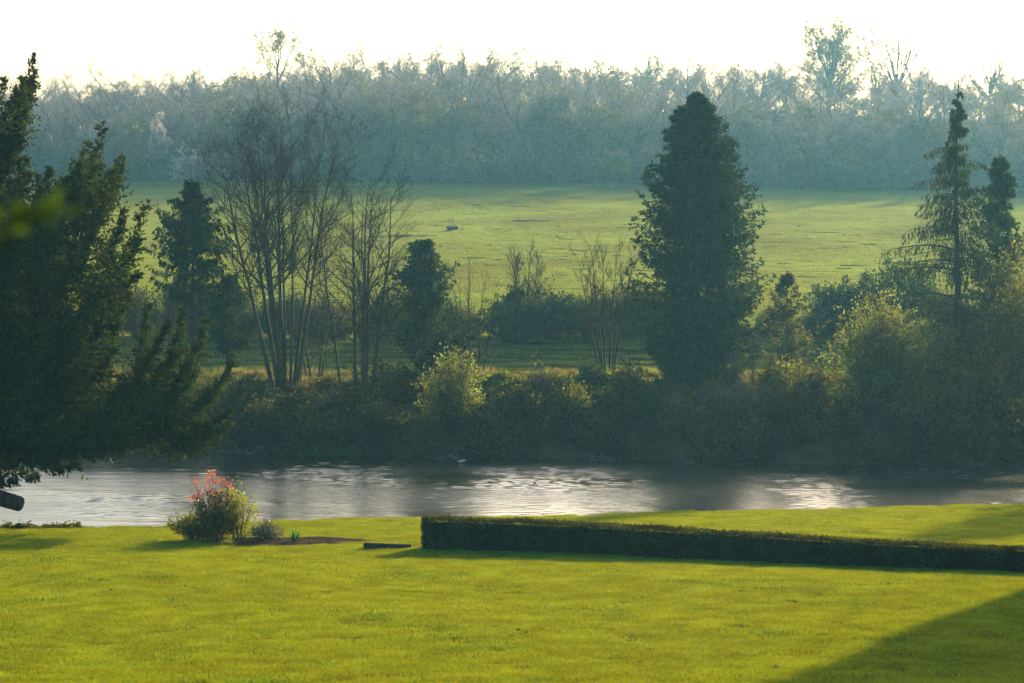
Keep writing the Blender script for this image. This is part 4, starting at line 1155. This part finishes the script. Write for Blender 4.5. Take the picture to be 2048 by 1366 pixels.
# ------------------------------------------------------------------ clipped hedge on the lawn
def hedge():
    g = np.random.default_rng(101)
    xa, ya = at(858, 1103, 70).x, 70.0
    xb, yb = 17.5, 60.6
    n = 60
    root = thing('clipped_hedge', (xa, ya, gz1(xa, ya)), 'long low clipped hedge running across the lawn, dark on its shaded side', 'hedge')
    s = np.linspace(0, 1, n + 1); X = xa + (xb - xa) * s; Y = ya + (yb - ya) * s; Z = gz(X, Y)
    H = np.interp(X, [-2.6, 0, 6, 13, 18], [.90, .88, .78, .60, .58]); Wd = .62
    d = np.array([xb - xa, yb - ya]); d /= np.linalg.norm(d); nv = np.array([-d[1], d[0]])
    prof = [(-.5, 0), (-.5, .5), (-.44, .93), (0, .95), (.44, .93), (.5, .5), (.5, 0)]
    m_ = len(prof)
    V = []
    for i in range(n + 1):
        for a_, h_ in prof:
            V.append((X[i] + nv[0] * a_ * Wd - xa + g.normal() * .015, Y[i] + nv[1] * a_ * Wd - ya + g.normal() * .015, Z[i] + h_ * H[i] * .96 - gz1(xa, ya) - .04))
    Q = [(i * m_ + j, (i + 1) * m_ + j, (i + 1) * m_ + j + 1, i * m_ + j + 1) for i in range(n) for j in range(m_ - 1)]
    T = [(0, j + 1, j) for j in range(1, m_ - 1)] + [(n * m_, n * m_ + j, n * m_ + j + 1) for j in range(1, m_ - 1)]
    core = MB(); core.add(V, Q, T)
    core.build('branches', plain_mat('hedge core shade', (.012, .018, .008), .95, spec=.0), root)  # solid core, near black to stand for the shade behind the leaves
    # leaves over the faces
    lf = MB()
    def face(cnt, fa, fh, out):
        s_ = g.uniform(0, 1, cnt); x = xa + (xb - xa) * s_; y = ya + (yb - ya) * s_
        h = np.interp(x, [-2.6, 0, 6, 13, 18], [.90, .88, .78, .60, .58]) * (1 + .02 * np.sin(x * 1.9) + .012 * np.sin(x * 5.3))
        a_ = fa(cnt); hh = fh(cnt) * h
        C = np.column_stack([x + nv[0] * a_ * Wd - xa, y + nv[1] * a_ * Wd - ya, gz(x, y) + hh - gz1(xa, ya)])
        Dv = g.normal(size=(cnt, 3)) * .7 + np.array(out)
        lf.cards(C, Dv, .075 * g.uniform(.6, 1.4, cnt), .04 * g.uniform(.7, 1.3, cnt), g)
    o2 = (-nv[0], -nv[1], .2)
    face(17000, lambda k: g.uniform(-.56, -.44, k), lambda k: g.uniform(.0, .97, k), o2)
    face(6000, lambda k: g.uniform(.44, .56, k), lambda k: g.uniform(.05, .97, k), (nv[0], nv[1], .2))
    face(15000, lambda k: g.uniform(-.52, .52, k), lambda k: g.uniform(.92, 1.01, k), (0, 0, 1.))
    face(2600, lambda k: g.uniform(-.5, .5, k), lambda k: g.uniform(.97, 1.035, k), (0, 0, 1.6))
    face(160, lambda k: g.uniform(-.5, .5, k), lambda k: g.uniform(1.0, 1.10, k), (0, 0, 2.5))
    face(1500, lambda k: g.uniform(-.72, -.5, k), lambda k: g.uniform(.0, .14, k), (-nv[0], -nv[1], .8))
    k = 1500
    C = np.column_stack([nv[0] * g.uniform(-.5, .5, k) * Wd, nv[1] * g.uniform(-.5, .5, k) * Wd, g.uniform(.02, .94, k)]) + np.array([-d[0], -d[1], 0]) * g.uniform(-.03, .09, k)[:, None]
    lf.cards(C, g.normal(size=(k, 3)) * .7 + np.array([-d[0], -d[1], .2]), .08, .045, g)
    lf.build('foliage', M['hedge'], root)
hedge()

# ------------------------------------------------------------------ flower bed with the red shrub
def bed():
    g = np.random.default_rng(111)
    K = 48; cx, cy = -7.0, 72.9
    an = np.arange(K) * 2 * PI / K
    rr = 1 + .07 * np.sin(an * 3) + .05 * np.sin(an * 7 + 1)
    rows_ = []
    for f in (1.0, .9, .66, .33, .0):
        X = cx + np.cos(an) * 2.9 * rr * f; Y = cy + np.sin(an) * 1.35 * rr * f
        rows_.append(np.column_stack([X, Y, gz(X, Y) + .02 + .13 * (1 - f * f) + (g.normal(size=K) * .022 if f > 0 else 0)]))
    V = np.concatenate(rows_)
    Q = [(a * K + j, a * K + (j + 1) % K, (a + 1) * K + (j + 1) % K, (a + 1) * K + j) for a in range(4) for j in range(K)]
    mb = MB(); mb.add(V, Q, sm=True)
    tag(mb.build('flower_bed', M['bed_soil']), kind='structure')
bed()
def bed_pt(px, D, dz=.08):
    x = at(px, 1080, D).x
    return (x, D, gz1(x, D) + dz)

def red_shrub():
    g = np.random.default_rng(112)
    D = 73.3
    root = thing('red_shrub', bed_pt(432, D, 0), 'shrub with bright red young leaves at its top in the flower bed', 'shrub')
    s = D / 4817.0; z0 = root.location.z; x0 = root.location.x
    # tips of the red sprays as seen
    tips = [(426, 942), (388, 962), (408, 968), (446, 958), (460, 962), (392, 988), (420, 985), (440, 985), (458, 988), (400, 1005), (432, 1000), (450, 1003), (415, 960), (428, 960), (386, 1000), (462, 1005), (405, 985), (440, 1010)]
    T = []
    for a_, b_ in tips:
        q = at(a_, b_ + 4, D); T.append((q.x - x0, g.uniform(-.35, .35), q.z - z0))
    T = np.array(T); n = len(T)
    B = np.column_stack([T[:, 0] * .15, T[:, 1] * .2, np.full(n, -.05)])
    K = 7; sv = np.linspace(0, 1, K)[None, :, None]
    P = B[:, None] * (1 - sv) + T[:, None] * sv + g.normal(size=(n, K, 3)) * .02
    Rd = np.full(n, .014)[:, None] * np.linspace(1, .3, K)[None]
    P1, R1 = kids(P, Rd, 9, .2, .9, .7, .28, 4, .1, .08, .6, g, rmin=.004)
    st = MB(); st.tubes(P, Rd, 5); st.tubes(P1, R1, 3); st.build('stems', M['dark_bark'], root)
    rl = MB()
    k = 30; idx = np.repeat(np.arange(n), k)
    c = T[idx] + g.normal(size=(n * k, 3)) * np.array([.075, .075, .075])
    rl.cards(c, g.normal(size=(n * k, 3)) * .6 + np.array([0, 0, .7]), .085 * g.uniform(.6, 1.3, n * k), .034, g)
    rl.build('red_leaves', M['red_leaf'], root)
    gl = MB()
    m_ = 3200; idx = g.integers(0, len(P1), m_); c, Tn, _ = lerp_paths(P1, R1, idx, g.uniform(.1, 1, m_))
    ok = c[:, 2] < 1.55
    gl.cards(c[ok] + g.normal(size=(ok.sum(), 3)) * .04, Tn[ok] + g.normal(size=(ok.sum(), 3)) * .8, .09 * g.uniform(.6, 1.4, ok.sum()), .038, g)
    gl.build('green_leaves', M['dark_leaf'], root)
red_shrub()
rng = np.random.default_rng(113)
bush_thing('lime_shrub', bed_pt(480, 73.1, 0), 'airy lime green shrub just right of the red topped shrub', 'shrub', .74, .55, 1.76, M['lime_leaf'], M['twig'], rng=rng, stems=44, leaves=2600, L=.065, W=.035, stem_r=.009, inner=.25, topz=.35)
bush_thing('spreading_shrub', bed_pt(386, 73.5, 0), 'low olive shrub with spreading branches left of the red topped shrub', 'shrub', 1.0, .7, .85, M['olive_leaf'], M['dark_bark'], rng=rng, stems=60, leaves=4200, L=.085, W=.042, stem_r=.009, topz=.1)
bush_thing('dark_shrub', bed_pt(438, 73.0, 0), 'dense dark shrub at the foot of the red topped shrub', 'shrub', .78, .5, 1.05, M['olive_leaf'], M['dark_bark'], rng=rng, stems=40, leaves=2400, L=.075, W=.035, stem_r=.009)
bush_thing('rosette_plant', bed_pt(530, 72.8, .05), 'heap of grey green rosette leaves at the right end of the shrubs', 'plant', .62, .5, .58, M['grey_leaf'], M['dark_bark'], rng=rng, stems=40, leaves=1100, L=.10, W=.045, stem_r=.007)
bush_thing('leafy_plant', bed_pt(455, 71.9, .0), 'small bright green plant on the near rim of the flower bed', 'plant', .38, .22, .16, M['lime_leaf'], M['dark_bark'], rng=rng, stems=24, leaves=380, L=.06, W=.035, stem_r=.004)
bush_thing('leafy_plant', bed_pt(505, 72.0, .0), 'small brown withered plant lying on the bed soil', 'plant', .45, .25, .20, M['brown_bud'], M['twig'], rng=rng, stems=24, leaves=260, L=.06, W=.03, stem_r=.004)
def blades(name, px, D, label, n, h, w, spread, seed, mat):
    g = np.random.default_rng(seed)
    root = thing(name, bed_pt(px, D, .02), label, 'plant')
    for k in range(n):
        az = g.uniform(0, 6.28); ln = g.uniform(.05, .35) * spread; hh = h * g.uniform(.6, 1.05)
        s = np.linspace(0, 1, 6)
        c = np.column_stack([np.cos(az) * (.05 + ln * s ** 1.5), np.sin(az) * (.05 + ln * s ** 1.5) * .5, hh * s - .03])
        ww = w * np.array([.7, 1, 1, .85, .55, .06]) / 2
        fa = g.uniform(-.5, .5); sd = np.array([math.cos(fa), math.sin(fa), 0])
        V = np.concatenate([c - sd * ww[:, None], c + np.array([0, .012, 0]), c + sd * ww[:, None]])
        Q = [(j, 6 + j, 7 + j, j + 1) for j in range(5)] + [(6 + j, 12 + j, 13 + j, 7 + j) for j in range(5)]
        a = MB(); a.add(V, Q, sm=True); a.build('leaf', mat, root)
blades('iris_plant', 590, 72.4, 'fan of upright sword shaped green leaves at the right of the flower bed', 11, .52, .055, .7, 121, M['iris'])
blades('iris_plant', 618, 72.1, 'tiny sprout of green leaves right of the sword leaved plant', 5, .20, .03, .7, 122, M['iris'])

# log lying between the bed and the hedge
def log():
    g = np.random.default_rng(131)
    pa, pb = at(728, 1098, 70.4), at(822, 1100, 70.2)
    root = thing('fallen_log', ((pa.x + pb.x) / 2, 70.3, gz1((pa.x + pb.x) / 2, 70.3)), 'dark weathered log lying on the lawn beside the end of the hedge', 'log')
    L_ = pb.x - pa.x; K = 14; S = 12; V = []
    for i in range(K):
        t = i / (K - 1); r = .105 * (1 - .25 * t) * (1 + .06 * math.sin(i * 1.7))
        for j in range(S):
            a_ = j * 2 * PI / S; rr = r * (1 + .12 * math.sin(3 * a_ + 1) + g.normal() * .03)
            V.append(((t - .5) * L_ + g.normal() * .004, math.cos(a_) * rr, .085 + math.sin(a_) * rr - .03 * t))
    Q = [(i * S + j, i * S + (j + 1) % S, (i + 1) * S + (j + 1) % S, (i + 1) * S + j) for i in range(K - 1) for j in range(S)]
    mb = MB(); mb.add(V, Q, sm=True); mb.build('bark', M['dark_bark'], root)
    for e, i in (('end', 0), ('end', K - 1)):
        ring = V[i * S:(i + 1) * S]; c = np.mean(ring, 0)
        sgn = -1 if i == 0 else 1
        W_ = [tuple(np.array(v) + np.array([sgn * .003, 0, 0])) for v in ring] + [tuple(c + np.array([sgn * .006, 0, 0]))]
        mb = MB(); mb.add(W_, None, [(S, j, (j + 1) % S) if sgn > 0 else (S, (j + 1) % S, j) for j in range(S)]); mb.build('cut_end', M['dead_wood'], root)
log()

# ground ivy on the rim of the lawn, far left
g = np.random.default_rng(141)
x = np.linspace(-22, -14.6, 46); y = edge_near(x) - .5 + g.uniform(-.3, .3, 46)
tg = [clump(g, .3, .22, 20, 260, .085, .06, M['olive_leaf'], 'rim_clump')]
sc = g.uniform(.6, 1.3, 46)
scatter('ground_cover', np.column_stack([x, y, gz(x, y)]), np.column_stack([np.zeros(46), np.zeros(46), g.uniform(0, 6.28, 46)]), np.column_stack([sc, sc, sc * .6]), np.zeros(46, int), tg,
        'low glinting leaves along the rim of the lawn under the yew', 'ground cover')

# coarser tufts and daisies in the lawn
g = np.random.default_rng(145)
M['coarse'] = leaf_mat('coarse tuft grass', (.014, .12, .012), (.16, .25, .005), tw=.4, var=.4, wscale=1.5)
def tuft(g, n, r, h):
    c = np.column_stack([g.normal(size=(n, 2)) * r, np.full(n, -.01)])
    a = MB(); a.cards(c, np.column_stack([g.normal(size=(n, 2)) * .5, np.ones(n)]), h * g.uniform(.5, 1.2, n), .012, g); return a
tc = [template('grass_tuft', tuft(g, 160, .16, .085), M['coarse']), template('grass_tuft', tuft(g, 260, .28, .07), M['coarse'])]
n_ = 2600; y = g.uniform(33, 95, n_) ** 1.0; x = g.uniform(-1, 1, n_) * (.2126 * y * 1.15 + 1)
ok = (y < edge_near(x) - .4) & (np.sin(x * .9 + y * .6) + np.sin(x * .33 - y * 1.1) + g.normal(size=n_) * .8 > .3); x, y = x[ok], y[ok]; n_ = len(x)
sc = g.uniform(.5, 1.4, n_)
scatter('grass_tufts', np.column_stack([x, y, gz(x, y)]), np.column_stack([np.zeros(n_), np.zeros(n_), g.uniform(0, 6.28, n_)]), np.column_stack([sc * 1.5, sc, sc * g.uniform(.6, 1.1, n_)]), g.integers(0, 2, n_), tc,
        'darker coarse tufts in the mown lawn', 'grass')
a = MB(); K = 7; an = np.arange(K) * 2 * PI / K
a.add(np.concatenate([[(0, 0, .072)], np.column_stack([np.cos(an) * .016, np.sin(an) * .016, np.full(K, .066)])]), None, [(0, j + 1, (j + 1) % K + 1) for j in range(K)])
a.tubes([(0, 0, 0), (0, 0, .066)], [.002, .002], 3)
td = [template('daisy', a, plain_mat('daisy petals', (.75, .73, .66), .7))]
n_ = 70; y = g.uniform(33, 80, n_); x = g.uniform(-1, 1, n_) * .2126 * y * 1.1
scatter('daisies', np.column_stack([x, y, gz(x, y)]), np.column_stack([np.full(n_, .5), np.zeros(n_), np.zeros(n_)]), np.full((n_, 3), .8), np.zeros(n_, int), td, 'tiny white daisies dotted over the lawn', 'daisies')

# soil clods and fallen leaves on the lawn
cm = plain_mat('soil clods', (.02, .016, .011), .95)
clod = None
for px, py in ((1670, 1187), (640, 1213), (160, 1191), (222, 1183), (1015, 1139), (1640, 1190), (1480, 1184), (1250, 1352), (1036, 1262)):
    D = 40.0
    for it in range(30):
        q = at(px, py, D); D += (q.z - gz1(q.x, D)) * 5.0 * .8 * 1.0
    q = at(px, py, D)
    if clod is None:
        V, Q = [], []
        for i in range(5):
            for j in range(8):
                r = .075 * math.sin(PI * (.08 + .84 * i / 4)) * (1 + g.normal() * .15)
                V.append((r * math.cos(j * PI / 4) * 1.5, r * math.sin(j * PI / 4), .03 + .05 * math.cos(PI * i / 4) + g.normal() * .006))
        Q = [(i * 8 + j, (i + 1) * 8 + j, (i + 1) * 8 + (j + 1) % 8, i * 8 + (j + 1) % 8) for i in range(4) for j in range(8)]
        a = MB(); a.add(V, Q); clod = a.build('soil_clod', cm); o = clod
    else:
        o = clod.copy(); COL.objects.link(o)
    s = g.uniform(.3, .6); o.scale = (s * 1.3, s, s * .9); o.rotation_euler = (0, 0, g.uniform(0, 3)); o.location = (q.x, D, gz1(q.x, D) + .02)
    tag(o, 'small dark clod of soil lying on the lawn', 'soil clod', 'soil clods on the lawn')

# ------------------------------------------------------------------ near young tree whose leafy branch reaches into the picture at the left
def near_tree():
    g = np.random.default_rng(151)
    root = thing('young_tree', (-3.1, 6.4, gz1(-3.1, 6.4)), 'blurred leafy green branch of a near young tree at the left edge', 'tree')
    z0, x0, y0 = root.location.z, -3.1, 6.4
    tr = MB(); tr.tubes([(0, 0, -.2), (.05, 0, 2), (.0, .05, 4), (.1, 0, 6.3)], [.09, .07, .05, .02], 10); tr.build('trunk', M['bark'], root)
    P = []
    def L3(px, py, D):
        q = at(px, py, D); return np.array([q.x - x0, q.y - y0, q.z - z0])
    for a_, b_ in (((112, 418), (-420, 560)), ((30, 470), (-420, 600))):
        e = L3(*a_, 6.0); m_ = L3(*b_, 6.2); s0 = np.array([.05, 0, m_[2] - .5])
        s = np.linspace(0, 1, 8)[:, None]
        P.append(s0 * (1 - s) ** 2 + 2 * m_ * s * (1 - s) + e * s ** 2)
    P = np.array(P); Rd = np.repeat(np.linspace(.016, .004, 8)[None], 2, 0)
    P2, R2 = kids(P, Rd, 10, .35, .98, .7, .10, 4, .1, .0, .6, g, rmin=.002)
    br = MB(); br.tubes(P, Rd, 6); br.tubes(P2, R2, 4); br.build('branch', M['twig'], root)
    lf = MB()
    n = 330; idx = g.integers(0, len(P2), n); c, T, _ = lerp_paths(P2, R2, idx, g.uniform(.3, 1, n))
    lf.cards(c, T + g.normal(size=(n, 3)) * .6, .045 * g.uniform(.7, 1.3, n), .02, g)
    n = 90; idx = g.integers(0, 2, n); c, T, _ = lerp_paths(P, Rd, idx, g.uniform(.62, 1, n))
    lf.cards(c + g.normal(size=(n, 3)) * .008, T + g.normal(size=(n, 3)) * .7, .05 * g.uniform(.7, 1.3, n), .022, g)
    lf.build('foliage', M['near_leaf'], root)
near_tree()

# ------------------------------------------------------------------ out of frame on the right: an added, unseen house wing and bank trees that shade the lawn
def house():
    bx, by, w, dp, h = 19.85, 63.6, 12.0, 10.0, 14.0
    z = gz1(bx, by) - .4
    root = thing('shadow_house', (bx, by, z), 'unseen flat topped brick house wing added right of the picture to shadow the lawn', 'house')  # unseen wing, guessed and sized to cast the straight shadow on the lawn
    brick, N, L = new_mat('old brick')
    out = N.new('ShaderNodeOutputMaterial'); p = N.new('ShaderNodeBsdfPrincipled'); p.inputs['Roughness'].default_value = .9
    tc = N.new('ShaderNodeTexCoord'); sx = N.new('ShaderNodeSeparateXYZ'); cx = N.new('ShaderNodeCombineXYZ'); ad = N.new('ShaderNodeMath')
    L.new(tc.outputs['Object'], sx.inputs[0]); L.new(sx.outputs[0], ad.inputs[0]); L.new(sx.outputs[1], ad.inputs[1])
    L.new(ad.outputs[0], cx.inputs[0]); L.new(sx.outputs[2], cx.inputs[1])
    bt = N.new('ShaderNodeTexBrick'); bt.inputs['Scale'].default_value = 1.0; bt.inputs['Brick Width'].default_value = .225; bt.inputs['Row Height'].default_value = .075
    bt.inputs['Mortar Size'].default_value = .010; bt.inputs['Color1'].default_value = (.20, .085, .055, 1); bt.inputs['Color2'].default_value = (.29, .14, .09, 1); bt.inputs['Mortar'].default_value = (.30, .27, .22, 1)
    L.new(cx.outputs[0], bt.inputs['Vector']); L.new(bt.outputs[0], p.inputs['Base Color']); L.new(p.outputs[0], out.inputs[0])
    mb = MB(); mb.box(0, 0, -2.0, w, dp, h); mb.build('wall', brick, root)
    stone = plain_mat('pale stone', (.40, .37, .31), .8)
    mb = MB(); mb.box(-.12, -.12, h, w + .12, dp + .12, h + .35); mb.build('parapet', stone, root)
    fm = plain_mat('white window paint', (.75, .75, .72), .5); gm = plain_mat('window glass', (.02, .03, .035), .05, spec=.6)
    for k in range(3):
        for c in range(4):
            x0 = 1.2 + c * 2.7; z0 = 1.4 + k * 4.0
            mb = MB()
            for q in ((x0, z0, x0 + 1.2, z0 + .1), (x0, z0 + 1.9, x0 + 1.2, z0 + 2.0), (x0, z0 + .1, x0 + .1, z0 + 1.9), (x0 + 1.1, z0 + .1, x0 + 1.2, z0 + 1.9), (x0 + .1, z0 + .97, x0 + 1.1, z0 + 1.03)):
                mb.box(q[0], -.06, q[1], q[2], .02, q[3])
            f = mb.build('window', fm, root)
            mb = MB(); mb.box(x0 + .1, -.03, z0 + .1, x0 + 1.1, .01, z0 + 1.9); mb.build('pane', gm, f)
        for c in range(3):
            y0 = 1.2 + c * 3.0; z0 = 1.4 + k * 4.0
            mb = MB()
            for q in ((y0, z0, y0 + 1.2, z0 + .1), (y0, z0 + 1.9, y0 + 1.2, z0 + 2.0), (y0, z0 + .1, y0 + .1, z0 + 1.9), (y0 + 1.1, z0 + .1, y0 + 1.2, z0 + 1.9), (y0 + .1, z0 + .97, y0 + 1.1, z0 + 1.03)):
                mb.box(-.06, q[0], q[1], .02, q[2], q[3])
            f = mb.build('window', fm, root)
            mb = MB(); mb.box(-.03, y0 + .1, z0 + .1, .01, y0 + 1.1, z0 + 1.9); mb.build('pane', gm, f)
house()
conifer('bank_tree', 2440, 126, 850, [(200, 30), (300, 80), (450, 120), (600, 130), (780, 90)], 'leafy tree on the far bank outside the right of the picture', 161, 'ivy', nb=150, nsec=18, ncard=7, L=.35, W=.24, Rb=.9)

# prototypes never placed are removed
for lst in protos.values():
    for root, used in lst:
        if not used:
            for ch in list(root.children): bpy.data.objects.remove(ch)
            bpy.data.objects.remove(root)
